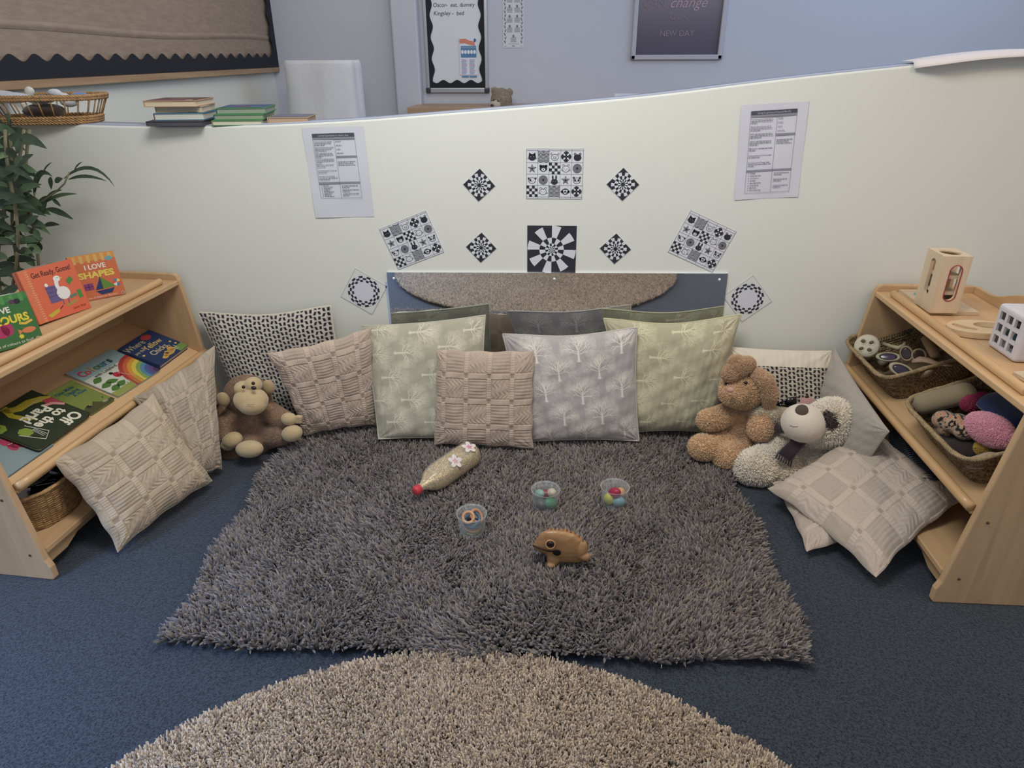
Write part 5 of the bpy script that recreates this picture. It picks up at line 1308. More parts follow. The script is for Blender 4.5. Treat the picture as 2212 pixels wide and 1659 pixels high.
# ---- clear cups
def cup(px, label, r0=.0385, r1=.0440, h=.068):
    c = atZ(*px, RZ); mb = MB()
    prof = [(0, .001), (r0-.002, .001), (r0, .004), (r0+.004, h*.55), (r0+.0045, h*.57), (r1-.003, h-.013), (r1-.001, h-.012), (r1, h-.010), (r1-.001, h-.004), (r1+.002, h-.003), (r1+.003, h),
            (r1, h+.0005), (r1-.002, h-.004), (r1-.0025, h-.011), (r0+.0035, h*.56), (r0-.002, .004), (0, .003)]
    mb.lathe(prof, glass, c, seg=40); mb.build('clear_cup', label=label, cat='plastic cup', group='clear plastic cups on the rug'); return c
c1 = cup((1020, 1147), 'clear plastic cup holding wooden rings')
c2 = cup((1178, 1094), 'clear plastic cup holding green, grey and white eggs')
c3 = cup((1326, 1088), 'clear plastic cup holding yellow, red and blue eggs')
def egg(c, p, col, label, tilt=(0, 0, 0), s=1.0, g='wooden eggs in the middle cup'):
    mb = MB(); n = 18; pr = [(0.0165*s*math.sin(math.pi*i/n)*(1+.12*math.cos(math.pi*i/n)), -.021*s*math.cos(math.pi*i/n)) for i in range(n+1)]
    mb.lathe(pr, mat('egg_'+col.strip('#'), col, rough=.38, spec=.4, var=(60, .05)), c+np.asarray(p), eul(*tilt), 26); mb.build('wooden_egg', label=label, cat='egg', group=g)
egg(c2, (-.014, -.012, .020), '#504d49', 'dark grey egg at the bottom of the middle cup', (1.3, 0, .3))
egg(c2, (.015, -.010, .021), '#2f7a50', 'bright green egg at the bottom of the middle cup', (1.2, 0, -.9), 1.1)
egg(c2, (-.018, .010, .040), '#7f9d92', 'pale mint egg at left in the middle cup', (1.0, .2, .5), .95)
egg(c2, (.002, .016, .036), '#7c3440', 'wine red egg at the back of the middle cup', (1.5, 0, 1.4), .95)
egg(c2, (.020, .010, .046), '#b5ac98', 'cream egg on top at right in the middle cup', (.9, .3, 0), .95)
g3 = 'wooden eggs in the right cup'
egg(c3, (-.016, -.006, .024), '#c0c244', 'lime yellow egg at left in the right hand cup', (.5, -.2, .3), 1.1, g3)
egg(c3, (.013, -.014, .020), '#6c98a0', 'pale blue egg at front of the right hand cup', (1.5, 0, 1.2), 1.05, g3)
egg(c3, (.000, -.006, .046), '#97243f', 'crimson egg on top in the right hand cup', (.8, .4, .4), 1.1, g3)
egg(c3, (.018, .012, .034), '#b8926c', 'tan egg at back of the right hand cup', (1.3, .3, -.6), 1.05, g3)
def ring(c, p, R1, r, col, label, rot):
    mb = MB(); mb.torus(c+np.asarray(p), R1, r, mat('ring_'+col.strip('#'), col, rough=.45, var=(40, .08)), eul(*rot), 36, 12, .8)
    mb.build('wooden_ring', label=label, cat='ring', group='wooden rings in the left cup')
ring(c1, (.0, -.002, .008), .021, .005, '#7f8f4c', 'green ring at the bottom of the left cup', (.05, 0, 0))
ring(c1, (.002, 0, .018), .022, .005, '#b58a68', 'tan ring lying above the green one in left cup', (.12, .1, 0))
ring(c1, (.002, 0, .030), .024, .005, '#33465a', 'navy ring lying across the middle of left cup', (-.1, .15, 0))
ring(c1, (.002, .002, .041), .022, .005, '#4a6070', 'slate blue ring tilted under the top ring in left cup', (.4, -.3, 0))
ring(c1, (.014, .010, .049), .020, .005, '#b8876a', 'tan ring standing tilted at right inside left cup', (.3, .8, 0))
ring(c1, (-.009, -.008, .057), .0165, .0045, '#bd9069', 'smallest tan ring leaning on top in the left cup', (.75, -.15, 0))
# ---- carved frog
c = atZ(1213, 1212, RZ); k = pxm(c); FR = empty('wooden_frog', tuple(c), 'carved wooden frog with ridged back sitting on the shaggy rug', 'wooden frog')
fw_ = mat('carved_wood', '#a07a52', rough=.38, spec=.4, var=(30, .16), coat=.15, stretch=(1, 1, 3))
def F(x, y, dy=0.0): return atY(x, y, c[1]+dy)
mb = MB()
def fe(x, y, rx, ry, rz, dy=0, R=None): mb.ell(F(x, y, dy), (rx*k, rz*k, ry*k), G0, R, 18, 12)
prof = [(1150, 1180), (1153, 1175), (1166, 1153), (1175, 1147), (1198, 1145), (1222, 1148), (1242, 1154), (1258, 1168), (1268, 1188), (1266, 1206), (1250, 1216), (1204, 1217), (1184, 1206), (1178, 1196), (1160, 1190)]
for (w, sc_) in [(.012+.019*math.sin(q_*math.pi/22), .30+.70*math.cos(q_*math.pi/22)) for q_ in range(11)]:
    pp = [(1210+(x-1210)*sc_, 1184+(y-1184)*sc_) for x, y in prof]; n_ = len(pp)
    mb.add([F(x, y, -w) for x, y in pp]+[F(x, y, w) for x, y in pp], [tuple(range(n_)), tuple(range(2*n_-1, n_-1, -1))]+[(i, n_+i, n_+(i+1) % n_, (i+1) % n_) for i in range(n_)], G0)
fe(1258, 1190, 10, 24, 8, -.024, eul(0, .2, 0)); fe(1264, 1202, 12, 10, 10, -.026); fe(1195, 1208, 14, 17, 10, -.018); fe(1190, 1220, 10, 7, 9, -.026)
plush('body', mb, flat('#9a6a40'), FR, fur=None, voxel=.0018, smooth=12, material=fw_)
for i in range(10):
    t = i/9; x = 1186+t*76; y = 1147.5+1.5*t+24*t**3.2; mb = MB(); p = F(x, y, 0); h = (9.5+3*math.sin(t*3.1))*k
    mb.add([p+V3(-5*k, -7*k, -5*k), p+V3(5*k, -7*k, -5*k), p+V3(5*k, 7*k, -5*k), p+V3(-5*k, 7*k, -5*k), p+V3(1*k, 0, h)], [(0, 1, 4), (1, 2, 4), (2, 3, 4), (3, 0, 4), (3, 2, 1, 0)], mat('carved_wood_pale', '#b98a5c', rough=.45)); mb.build('ridge', FR)
front = lambda x, y: F(x, y, -21*k)
def sidept(x, y, off=-.001):      # a point on the near flank
    return F(x, y, -.030+off)
E1 = front_pt(1189, 1176); MLP = [front_pt(x, y, .0004) for x, y in ((1151, 1178), (1156, 1181), (1165, 1185), (1175, 1188), (1186, 1191), (1195, 1191))]; TH = front_pt(1203, 1194)
mb = MB(); mb.ell(E1, (7.4*k, 3.5*k, 7.2*k), gloss('#1a1412')); mb.build('eye', FR)
mb = MB(); mb.torus(E1, 9.5*k, 1.5*k, mat('carved_wood_pale', '#b98a5c'), eul(math.pi/2-.2, 0, 0)); mb.build('eye_rim', FR)
mb = MB(); mb.ell(TH, (8.6*k, 1.6*k, 8*k), ink('#16110e'), nu=20); mb.build('throat_hole', FR)
mb = MB(); mb.tube(MLP, .0016, ink('#1c130e'), 8); mb.build('mouth_line', FR)
# ================================================================== woven baskets
def rim_path(hw, hl, r, n=64, k=4.0):
    out = []
    for i in range(n):
        a = 2*math.pi*i/n; ca, sa = math.cos(a), math.sin(a); rr = (abs(ca)**k+abs(sa)**k)**(-1/k); out.append((hw*ca*rr, hl*sa*rr))
    return out
def rope(mb, P, r, m, tw=9, strands=3, closed=True):
    P = [np.asarray(p) for p in P]; n = len(P); Q = []
    for i in range(n): 
        for q in range(3): Q.append(P[i]*(1-q/3)+P[(i+1) % n]*(q/3))
    n = len(Q)
    for s in range(strands):
        pts = []
        for i, p in enumerate(Q):
            t = unit(Q[(i+1) % n]-Q[i-1]); x = unit(np.cross(t, [0.1, 0.2, 1.0])); y = np.cross(t, x); a = tw*2*math.pi*i/n*3+2*math.pi*s/strands
            pts.append(p+(x*math.cos(a)+y*math.sin(a))*r*.55)
        mb.tube(pts, r*.62, m, 6, caps=False, closed=closed)
def woven_basket(C, ex, ey, n, hw, hl, hgt, taper, cols, label, name='seagrass_basket', vertical=True, k=7.0, pitch=.010, rr=.007, cat='basket', handle=True, amp=.0032, N=(760, 54), weave=None):
    """C: centre of the base; ex/ey the base axes; n up"""
    E = empty(name, tuple(C), label, cat); rng = np.random.default_rng(len(label)); U, Vn = N
    per = rim_path(1, 1, 0, U, k); per = np.array(per+[per[0]])
    c = np.array([lin(h) for h in cols])
    Vv = np.empty((Vn+1, U+1, 3)); Cc = np.empty((Vn+1, U+1, 3))
    arc = np.concatenate([[0], np.cumsum(np.hypot(np.diff(per[:, 0]*hw), np.diff(per[:, 1]*hl)))])
    for j in range(Vn+1):
        t = j/Vn; kx = (hw-taper*(1-t))/hw; ky = (hl-taper*(1-t))/hl
        ph = arc/pitch*2*math.pi; z = t*hgt
        d = amp*np.sin(ph+ (math.pi if int(z/(pitch*.8)) % 2 else 0))*(.6+.4*np.cos(z/(pitch*.8)*2*math.pi)) if vertical else amp*np.sin(z/pitch*2*math.pi+ np.where((arc/.022).astype(int) % 2 == 0, 0, math.pi))
        nr = per/np.linalg.norm(per, axis=1)[:, None]
        x = per[:, 0]*hw*kx+nr[:, 0]*d; y = per[:, 1]*hl*ky+nr[:, 1]*d
        Vv[j] = C+ex*x[:, None]+ey*y[:, None]+n*z
        i1 = (np.floor(arc/pitch*(1 if vertical else .5)+j*(.37 if vertical else 2))).astype(int); g = (np.sin(i1*12.9898+j*(0.9 if vertical else 3.1))*43758.5) % 1
        Cc[j] = c[(g*len(c)).astype(int) % len(c)]
    V0 = Vv.reshape(-1, 3); Cl = Cc.reshape(-1, 3); a = (np.arange(Vn)[:, None]*(U+1)+np.arange(U)[None]).ravel(); F = np.stack([a, a+1, a+U+2, a+U+1], 1)
    me = npmesh('woven_side', V0, F, [attr_mat('seagrass' if vertical else 'willow', .8, spec=.2, bump=(500, .6, .0012))], Cl); o = link(me, 'woven_side', E)
    s = o.modifiers.new('s', 'SOLIDIFY'); s.thickness = .006; s.offset = -1
    mb = MB(); mb.prism([(p[0]*(hw-taper), p[1]*(hl-taper)) for p in per[:-1][::4]], lambda a, b, q: C+ex*a+ey*b+n*q, .001, .006, mat('basket_base', cols[0], rough=.9, bump=(200, .6, .003))); mb.build('base', E)
    mb = MB(); rope(mb, [C+ex*p[0]*hw+ey*p[1]*hl+n*hgt for p in rim_path(1, 1, 0, 72, k)], rr, mat('basket_rim_'+cols[-1].strip('#'), cols[-1], rough=.85, var=(120, .3)), tw=22)
    mb.build('rim', E)
    return E
# frames of the sloping right shelf
P0R, NR = slope(RU); drR = unit(RU.P(.345, 0, .415)-RU.P(.030, 0, .290)); lR = RU.l
def RS(s, l, h=0.0): return P0R+drR*s+lR*l+NR*h
def rpx(x, y, h): return onp(x, y, P0R+NR*h, NR)
seag = ['#6e5d45', '#8b7757', '#a08c68', '#5c4c38', '#94805f']
exR, eyR = drR, np.cross(NR, drR)
woven_basket(RS(.175, .180, .002), exR, eyR, NR, .155, .177, .108, .034, seag, 'seagrass basket of wooden sensory pieces, nearer the wall on right shelf')
woven_basket(RS(.175, .668, .002), exR, eyR, NR, .155, .180, .108, .034, seag, 'seagrass basket of fabric and fluffy pieces, nearer the camera on right shelf')
gW = 'wooden sensory pieces in the seagrass basket'
def F3(n, x=(1, 0, 0)): return frame(n, x)
CV = unit(CAMP-RS(.15, .2))
# loofah slice with four holes
c = rpx(1873, 748, .112); n = unit(CV*.8+V3(-.35, -.2, .3)); Fm = F3(n)
mb = MB(); mb.lathe([(0, -.012), (.030, -.012), (.040, -.006), (.042, .002), (.037, .010), (.02, .012), (0, .010)], mat('pale_gourd', '#c4bba4', rough=.75, bump=(90, .5, .003)), c, Fm, 26)
for i in range(4):
    a = i*math.pi/2+.5; mb.ell(c+Fm @ V3(.019*math.cos(a), .019*math.sin(a), .0095), (.0095, .0075, .004), ink('#5a4a36'), Fm, 14, 6); mb.torus(c+Fm @ V3(.019*math.cos(a), .019*math.sin(a), .011), .0095, .002, MC['pale_gourd'], Fm, 16, 6)
mb.build('gourd_slice', label='white gourd slice with four holes at the wall end of basket', cat='natural object')
# oval viewers
def viewer(px, h, r, ry, n, rot, rim, lens, label):
    c = rpx(*px, h); Fm = F3(n) @ rotz(rot); E = empty('oval_viewer', tuple(c), label, 'wooden viewer', gW)
    mb = MB(); mb.torus((0, 0, 0), 1, .19, mat('viewer_'+rim.strip('#'), rim, rough=.5), nu=32, nv=8); v = mb.v[-1]*V3(r, ry, .022); mb.v[-1] = v @ Fm.T+c; mb.build('rim', E)
    mb = MB(); mb.ell(c, (r*.92, ry*.92, .0012), mat('tinted_'+lens.strip('#'), lens, rough=.15, spec=.5), Fm, 26, 4); mb.build('lens', E)
viewer((1919, 771), .105, .032, .014, unit(CV+V3(0, 0, .4)), -.15, '#a59c80', '#3c3144', 'cream rimmed oval viewer with purple lens beside the gourd slice')
viewer((1948, 800), .100, .034, .018, unit(CV+V3(0, -.1, .3)), -.55, '#a59c80', '#34293c', 'cream rimmed oval viewer with purple lens nearest the basket corner')
viewer((1958, 764), .118, .017, .023, unit(CV), .25, '#84745e', '#352c2a', 'brown upright oval viewer standing in basket middle')
viewer((1985, 768), .105, .020, .020, unit(CV+V3(.3, 0, 0)), .0, '#8d7c66', '#3a302c', 'round brown viewer right of the upright one')
wd = mat('raw_wood', '#937b5c', rough=.6, var=(40, .15)); wd2 = mat('pink_wood', '#a58972', rough=.55, var=(30, .1))
def wtube(name, pts, rs, m, label, cat, flat=1.0, grp=gW):
    mb = MB(); mb.tube([rpx(*q[:2], q[2]) for q in pts], rs, m, 12, flat=flat); mb.build(name, label=label, cat=cat, group=grp)
wtube('wooden_rattle', [(1909, 743, .10), (1925, 748, .10), (1940, 752, .10), (1952, 746, .10), (1955, 741, .10)], [.007, .006, .008, .006, .006], mat('cream_wood', '#a39a7c', rough=.5), 'cream wooden rattle behind the oval viewers', 'rattle')
wtube('wooden_spoon', [(1970, 782, .095), (1985, 777, .10), (2000, 778, .105), (2030, 787, .105), (2058, 790, .105)], [.010, .018, .014, .007, .005], wd2, 'pinkish wooden spoon lying across the basket', 'spoon', .5)
wtube('wooden_block', [(2000, 732, .11), (2012, 750, .11), (2022, 772, .105)], [.016, .019, .015], wd, 'rough wooden brush block standing at the shelf side', 'block', .8)
wtube('driftwood', [(1985, 815, .07), (2003, 806, .09), (2022, 795, .09)], [.012, .018, .012], mat('shell_wood', '#8f7b61', rough=.5), 'brown wooden scoop leaning through the basket handle', 'scoop', .6)
wtube('pebble', [(1930, 790, .05), (1945, 785, .055)], [.018, .02], mat('pebble', '#75695a', rough=.5), 'brown pebble low in the basket', 'pebble', .8)
wtube('pebble', [(1900, 780, .045), (1912, 786, .045)], [.015, .016], MC['pebble'], 'brown pebble under the gourd slice', 'pebble', .8)
wtube('wooden_cylinder', [(2030, 770, .07), (2060, 778, .07)], [.020, .020], mat('grey_wood', '#7c7060', rough=.6), 'grey brown cylinder behind the spoon', 'cylinder')
# soft things in the near basket
gS = 'fabric pieces in the seagrass basket'
def soft(name, prims, col, label, cat, fur=None, vox=.005, sm=16, fn=None, grp=gS):
    mb = MB()
    for (x, y, h, rx, ry, rz, rot) in prims:
        mb.ell(rpx(x, y, h), (rx, ry, rz), G0, F3(NR, drR) @ rotz(rot), 16, 10)
    return plush(name, mb, fn or flat(col), None, fur=fur, voxel=vox, smooth=sm, label=label, cat=cat, group=grp)
soft('bean_bag', [(1990+q*9, 874-q*2.4, .088+q*.0015, .024, .036, .030, 0) for q in range(12)], '#877a5e', 'olive beige cloth bean bag at the far end of near basket', 'bean bag')
def tiger(V):
    q = sn(V[:, 0]*150+V[:, 1]*60, V[:, 1]*110-V[:, 2]*120, 3)+.5*sn(V[:, 0]*300, V[:, 2]*260, 5)
    C = np.where((q > .12)[:, None], lin('#1d1918'), lin('#a98c72')); return np.where(((q < -.55))[:, None], lin('#b2704a'), C)
soft('patterned_pouch', [(2040, 908, .09, .03, .035, .028, .3), (2065, 915, .10, .035, .03, .028, 0), (2085, 930, .09, .03, .03, .025, .2), (2050, 925, .07, .03, .03, .025, 0)], None, 'brown and black animal print pouch in the near basket', 'pouch', vox=.0025, fn=tiger)
soft('fluffy_ball', [(2112+q*9, 912+q*5.5, .115, .020+.020*math.sin((q+1)*.39), .018+.026*math.sin((q+1)*.39), .016+.022*math.sin((q+1)*.39), .6) for q in range(8)], '#dfa0ac', 'pale pink fluffy oval in the near basket', 'fluffy toy', fur=(12000, .007, .0006, .003, .15))
soft('fluffy_ball', [(2098, 870, .09, .03, .026, .025, .4), (2120, 862, .09, .025, .02, .02, .2)], '#9b2750', 'magenta fluffy piece behind the pale pink one', 'fluffy toy', fur=(6000, .005, .0006, .002, .2))
soft('cloth_square', [(2150+q*9, 868+q*6, .098, .05, .045, .016, .3) for q in range(7)], '#27345a', 'navy blue folded cloth at the back of near basket', 'cloth')
soft('fluffy_ball', [(2125, 968, .07, .022, .022, .02, 0)], '#b0923a', 'yellow fluffy ball beneath the pale pink one', 'fluffy toy', fur=(3000, .006, .0006, .002, .2))
soft('cloth_square', [(2080, 965, .05, .05, .05, .018, 0), (2060, 945, .05, .035, .04, .015, 0)], '#2b2422', 'dark brown cloth lying in the bottom of near basket', 'cloth')
soft('cloth_square', [(2115, 998, .07, .04, .03, .010, 0), (2140, 990, .075, .03, .03, .010, 0)], '#a8907f', 'pale pink cloth at the camera end of near basket', 'cloth')
# ---- toys on top of the right shelf
def apply_mods(o):
    bpy.context.view_layer.update(); e = bpy.data.meshes.new_from_object(o.evaluated_get(bpy.context.evaluated_depsgraph_get())); o.modifiers.clear(); o.data = e
def cut(mb, cutters, bevel=0.0):
    """block minus cutters, as a finished mesh"""
    o = bpy.data.objects.new('t', mb.mesh('t')); COL.objects.link(o); tmp = []
    if bevel: b = o.modifiers.new('b', 'BEVEL'); b.width = bevel; b.segments = 3
    for c in cutters:
        cm_ = c.mesh('c'); bb = bmesh.new(); bb.from_mesh(cm_); bmesh.ops.remove_doubles(bb, verts=bb.verts, dist=1e-6); bmesh.ops.recalc_face_normals(bb, faces=bb.faces); bb.to_mesh(cm_); bb.free()
        q = bpy.data.objects.new('c', cm_); COL.objects.link(q); tmp.append(q)
        m = o.modifiers.new('x', 'BOOLEAN'); m.operation = 'DIFFERENCE'; m.object = q; m.solver = 'EXACT'
    apply_mods(o); me = o.data
    for q in tmp+[o]: bpy.data.objects.remove(q, do_unlink=True)
    return me
ZT = .588
pine = wood('tower_wood', '#d6c0a2', axis=2, amount=.07, rough=.5); pinei = ink('#cbb79a')
def stadium(w, h, n=10):
    r = w/2; p = []
    for i in range(n+1): a = math.pi*i/n; p.append((r*math.cos(a), h/2-r+r*math.sin(a)))
    for i in range(n+1): a = math.pi+math.pi*i/n; p.append((r*math.cos(a), -h/2+r+r*math.sin(a)))
    return p
x0, x1, y0, y1, z0, z1 = 1.176, 1.262, -.292, -.190, ZT+.012, .782; xc, yc, zc = (x0+x1)/2, (y0+y1)/2, (z0+z1)/2
TW = empty('wooden_tower', (xc, yc, z0), 'tall square pale wooden tower toy with slotted windows on right shelf', 'wooden toy')
mb = MB(); mb.box((xc, yc, zc), (x1-x0, y1-y0, z1-z0), pine)
c1_ = MB(); c1_.box((xc, yc, zc), (x1-x0-.020, y1-y0-.020, z1-z0-.020), pinei)
c2_ = MB(); c2_.prism(stadium(.034, .112), lambda a, b, q: V3(xc+.004+a+.0*b, q, zc+.006+b), y0-.01, y1+.01, pinei)
c3_ = MB(); c3_.prism(stadium(.030, .118), lambda a, b, q: V3(q, yc+a, zc+.012+b), x0-.01, x1+.01, pinei)
c4_ = MB(); c4_.lathe([(0, z1-.02), (.031, z1-.02), (.031, z1+.02), (0, z1+.02)], pinei, (xc, yc, 0), seg=32)
me = cut(mb, [c1_, c2_, c3_, c4_]); twb = link(me, 'body', TW)
mb = MB(); P = [V3(xc+.004+a, y0-.0006, zc+.006+b) for a, b in stadium(.036, .114)]; mb.tube(P, .0016, ink('#9c3a44'), 6, caps=False, closed=True); mb.build('window_rim', twb, label='red window outline')
for dz, col in ((-.030, '#c9b698'), (.022, '#c9b698')):
    mb = MB(); mb.box((xc, yc, zc+dz), (x1-x0-.022, y1-y0-.022, .010), pinei); mb.build('inner_shelf', TW)
for dz, col, r in ((.046, '#a83a44', .019), (.030, '#b0404a', .016), (-.014, '#7e9a3a', .020), (-.045, '#b7a88c', .016)):
    mb = MB(); mb.ell((xc-.004, yc-.006, zc+dz), (r, r, r*.55), gloss(col), nu=20, nv=10); mb.build('bead', TW)
# tile under it
mb = MB(); mb.box((1.262, -.165, ZT+.0065), (.150, .225, .011), wood('tile_wood', '#cdb898', axis=0)); mb.lathe([(0, 0), (.033, 0), (.033, .0008), (0, .0008)], ink('#7fb09c'), (1.245, -.115, ZT+.0122), seg=30)
mb.build('wooden_tile', label='thin pale wooden tile with mint circle lying under the tower', cat='wooden toy')
# oval finger board
oc = atZ(2118, 706, ZT+.02)
mb = MB(); N_ = 40; mb.prism([(.095*math.cos(2*math.pi*i/N_), .050*math.sin(2*math.pi*i/N_)) for i in range(N_)], lambda a, b, q: V3(oc[0]+a, oc[1]+b*1.15, q), ZT+.001, ZT+.022, wood('oval_wood', '#cfb48c', axis=0))
h1 = MB(); h1.prism([(.056*math.cos(2*math.pi*i/24), .026*math.sin(2*math.pi*i/24)) for i in range(24)], lambda a, b, q: V3(oc[0]+.030+a*.8, oc[1]+.010+b, q), ZT+.006, ZT+.05, pinei)
def slot(t): return (-.078+.034*t, .022-.040*t)
pts = [(-.078, .012), (-.066, .022), (-.055, .014), (-.040, -.008), (-.020, -.024), (-.028, -.032), (-.055, -.026), (-.073, -.008)]
h2 = MB(); h2.prism(pts, lambda a, b, q: V3(oc[0]+a, oc[1]+b, q), ZT+.008, ZT+.05, pinei)
OB = empty('finger_board', (oc[0], oc[1], ZT), 'oval wooden finger tracing board with mirror inset beside the tower', 'wooden toy')
link(cut(mb, [h1, h2], .003), 'board', OB)
mb = MB(); mb.lathe([(0, 0), (1, 0)], mat('small_mirror', '#c6d0da', rough=.08, metal=.9), (0, 0, 0), seg=30); mb.v[-1] = mb.v[-1]*V3(.043, .025, 1)+V3(oc[0]+.030, oc[1]+.010, ZT+.0066); mb.build('mirror_inset', OB)
# shape sorting cube
s = .128; x0, y0 = 1.228, -.655; cw = mat('white_plastic_cube', '#cdc8ca', rough=.45, spec=.4)
CU = empty('grid_cube', (x0+s/2, y0+s/2, ZT), 'white rounded plastic cube with square grid holes at the frame edge', 'shape sorter')
mb = MB(); mb.box((x0+s/2, y0+s/2, ZT+.001+s/2), (s, s, s), cw)
cs = []; c = MB(); c.box((x0+s/2, y0+s/2, ZT+s/2), (s-.014, s-.014, s-.014), cw); cs.append(c)
for i in range(3):
    for j in range(3):
        c = MB(); c.box((x0, y0+s/2+(i-1)*.034, ZT+s/2+.001+(j-1)*.034), (.05, .024, .024), cw); cs.append(c)
c = MB(); c.lathe([(0, ZT+s-.03), (.022, ZT+s-.03), (.022, ZT+s+.03), (0, ZT+s+.03)], cw, (x0+s*.62, y0+s*.5, 0), seg=28); cs.append(c)
cub = link(cut(mb, cs, .010), 'body', CU)
mb = MB(); mb.torus((x0+s*.62, y0+s*.5, ZT+s+.0015), .025, .0035, gloss('#c8505a'), nu=28, nv=8, flat=.4); mb.build('top_ring', cub, label='red ring round the top hole')
for (a, b, c_, col) in ((.3, .3, .2, '#5c4a60'), (.35, .7, .3, '#4a6c74'), (.3, .45, .6, '#6b4c5a'), (.6, .2, .5, '#7a6a80')):
    mb = MB(); mb.ell((x0+s*a, y0+s*b, ZT+s*c_+.006), (.024, .026, .022), gloss(col)); mb.build('inner_ball', CU)
p = atZ(2216, 812, ZT+.008); mb = MB(); mb.box((p[0]+.02, p[1], ZT+.007), (.08, .05, .012), MC['tile_wood'], rotz(.2)); mb.build('wooden_plank', bevel=.002, label='pale wooden plank corner at the right frame edge', cat='wooden toy')
# ridged dark hose on the bottom shelf
mb = MB(); hz = mat('ridged_hose', '#4d565e', rough=.3, spec=.6, metal=.3); a, b = V3(1.20, -.30, .150), V3(1.13, -.62, .150)
for i in range(26):
    t = i/25; c = a*(1-t)+b*t; mb.torus(c, .040, .0045, hz, F3(unit(b-a)), 26, 8)
mb.tube([a, b], .036, mat('ridged_hose_inner', '#23282c', rough=.5), 20); mb.build('ridged_hose', label='dark ridged hose lying on the bottom of the right shelf', cat='hose')
# ================================================================== left shelf, lower basket
wil = ['#9c7850', '#b08a5e', '#8a6844', '#bb9768']
bc = LU.P(.175, .80, .100)
woven_basket(bc, LU.d, np.cross([0, 0, 1.0], LU.d), V3(0, 0, 1), .135, .135, .125, .022, wil, 'round willow basket of black shiny pieces under the left shelf', name='willow_basket', vertical=False, k=2.6, pitch=.0075, rr=.006, amp=.0022, N=(220, 70))
bk = mat('black_gloss', '#0f1012'); R = random.Random(4)
for i in range(9):
    a = i*2.4; r = .03+.06*((i*5) % 7)/7; p = bc+V3(r*math.cos(a), r*math.sin(a), .10+.045*((i*3) % 5)/5)
    mb = MB(); mb.box(p, (.10, .055, .008+.01*(i % 2)), bk, eul(R.uniform(-.6, .6), R.uniform(-.6, .6), a))
    for q in range(2): mb.tube([p+V3(R.uniform(-.05, .05), R.uniform(-.05, .05), .01) for _ in range(3)], .003, bk, 6)
    mb.build('black_piece', bevel=.002, label='black shiny plastic piece in willow basket', cat='black plastic', group='black shiny pieces in the willow basket')
mb = MB(); p = bc+V3(.045, -.085, .125); mb.box(p, (.06, .035, .001), ink('#b9bcc2'), eul(.5, .3, .4)); mb.build('paper_tag', label='small white paper tag at the front of willow basket', cat='paper')
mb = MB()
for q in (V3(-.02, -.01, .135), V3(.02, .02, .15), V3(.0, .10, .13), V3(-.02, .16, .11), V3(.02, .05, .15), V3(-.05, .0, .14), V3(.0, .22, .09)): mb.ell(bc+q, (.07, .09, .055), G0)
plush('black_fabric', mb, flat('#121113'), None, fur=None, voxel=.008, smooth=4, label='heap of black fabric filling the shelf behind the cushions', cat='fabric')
# ================================================================== on top of the partition
def lying(O, ang, w, d, h, cover, page, top, label, spine=None, art=None, group='books stacked on the partition'):
    ex = V3(math.cos(ang), math.sin(ang), 0); ey = V3(-math.sin(ang), math.cos(ang), 0); O = np.asarray(O, float); Rm = np.stack([ex, ey, V3(0, 0, 1)], 1)
    E = empty('board_book', tuple(O+ex*w/2+ey*d/2), label, 'book', group); t = .0025; mb = MB(); cm = ink(cover)
    mb.box(O+ex*w/2+ey*d/2+V3(0, 0, t/2), (w, d, t), cm, Rm); mb.box(O+ex*w/2+ey*d/2+V3(0, 0, h-t/2), (w, d, t), cm, Rm); mb.box(O+ex*t/2+ey*d/2+V3(0, 0, h/2), (t, d, h-2*t), ink(spine or cover), Rm)
    A = Art(mb, O+V3(0, 0, h), ex, ey, w); A.rect(.03, .03, .97, d/w-.03, top)
    if art: art(A, d/w)
    mb.build('cover', E); mb = MB(); mb.box(O+ex*(w/2)+ey*(d/2)+V3(0, 0, h/2), (w-.006, d-.005, h-2*t), ink(page), Rm); mb.build('page_block', E); return E
z = 1.128
lying((-1.402, -.050, z), .10, .185, .15, .016, '#4d4c50', '#55545a', '#4d4c50', 'dark grey book at the bottom of the left stack'); z += .0165
lying((-1.382, -.030, z), .16, .165, .17, .023, '#4f7a92', '#c9cbbd', '#4f7a92', 'blue edged book, second from the bottom of left stack', spine='#7a4650'); z += .0235
lying((-1.380, -.015, z), .20, .155, .18, .019, '#b9ab8c', '#c4b89e', '#a79a7e', 'cream book, second from the top of left stack'); z += .0195
lying((-1.405, -.035, z), .12, .175, .18, .020, '#b8957a', '#d0bfa2', '#5e4a44', 'topmost book of the left stack with brown and purple cover', art=lambda A, H: (A.rect(.15, .02, .75, .12, '#8c5a88', 2), A.rect(.78, .03, .92, .12, '#d6cfc0', 2), A.ell(.5, .5, .2, .15, '#7c6a5a', 2)))
z = 1.126
lying((-1.195, -.005, z), .10, .170, .17, .017, '#5a8a5c', '#d3cfb4', '#5a8a5c', 'green book with white pages, bottom of the right stack', spine='#a58a5a'); z += .0175
lying((-1.190, .005, z), .14, .168, .17, .018, '#4f8a5a', '#8f9a80', '#4f7a6a', 'green book in the middle of the right stack', spine='#2f5a86'); z += .0185
lying((-1.180, .010, z), .18, .165, .18, .019, '#5a8a60', '#8f9a86', '#44587a', 'blue covered book on top of the right stack', spine='#2f5a86', art=lambda A, H: (A.ell(.45, .5, .22, .12, '#7a4a62', 2), A.text('ABC', .72, .35, .14, '#8fa0b8', 2), A.rect(.03, .03, .9, .12, '#4f7a4c', 2)))
lying((-1.015, .035, 1.128), .12, .140, .14, .022, '#b39a7c', '#b79a80', '#6d6e7c', 'single thick book lying alone right of the stacks', group=None)
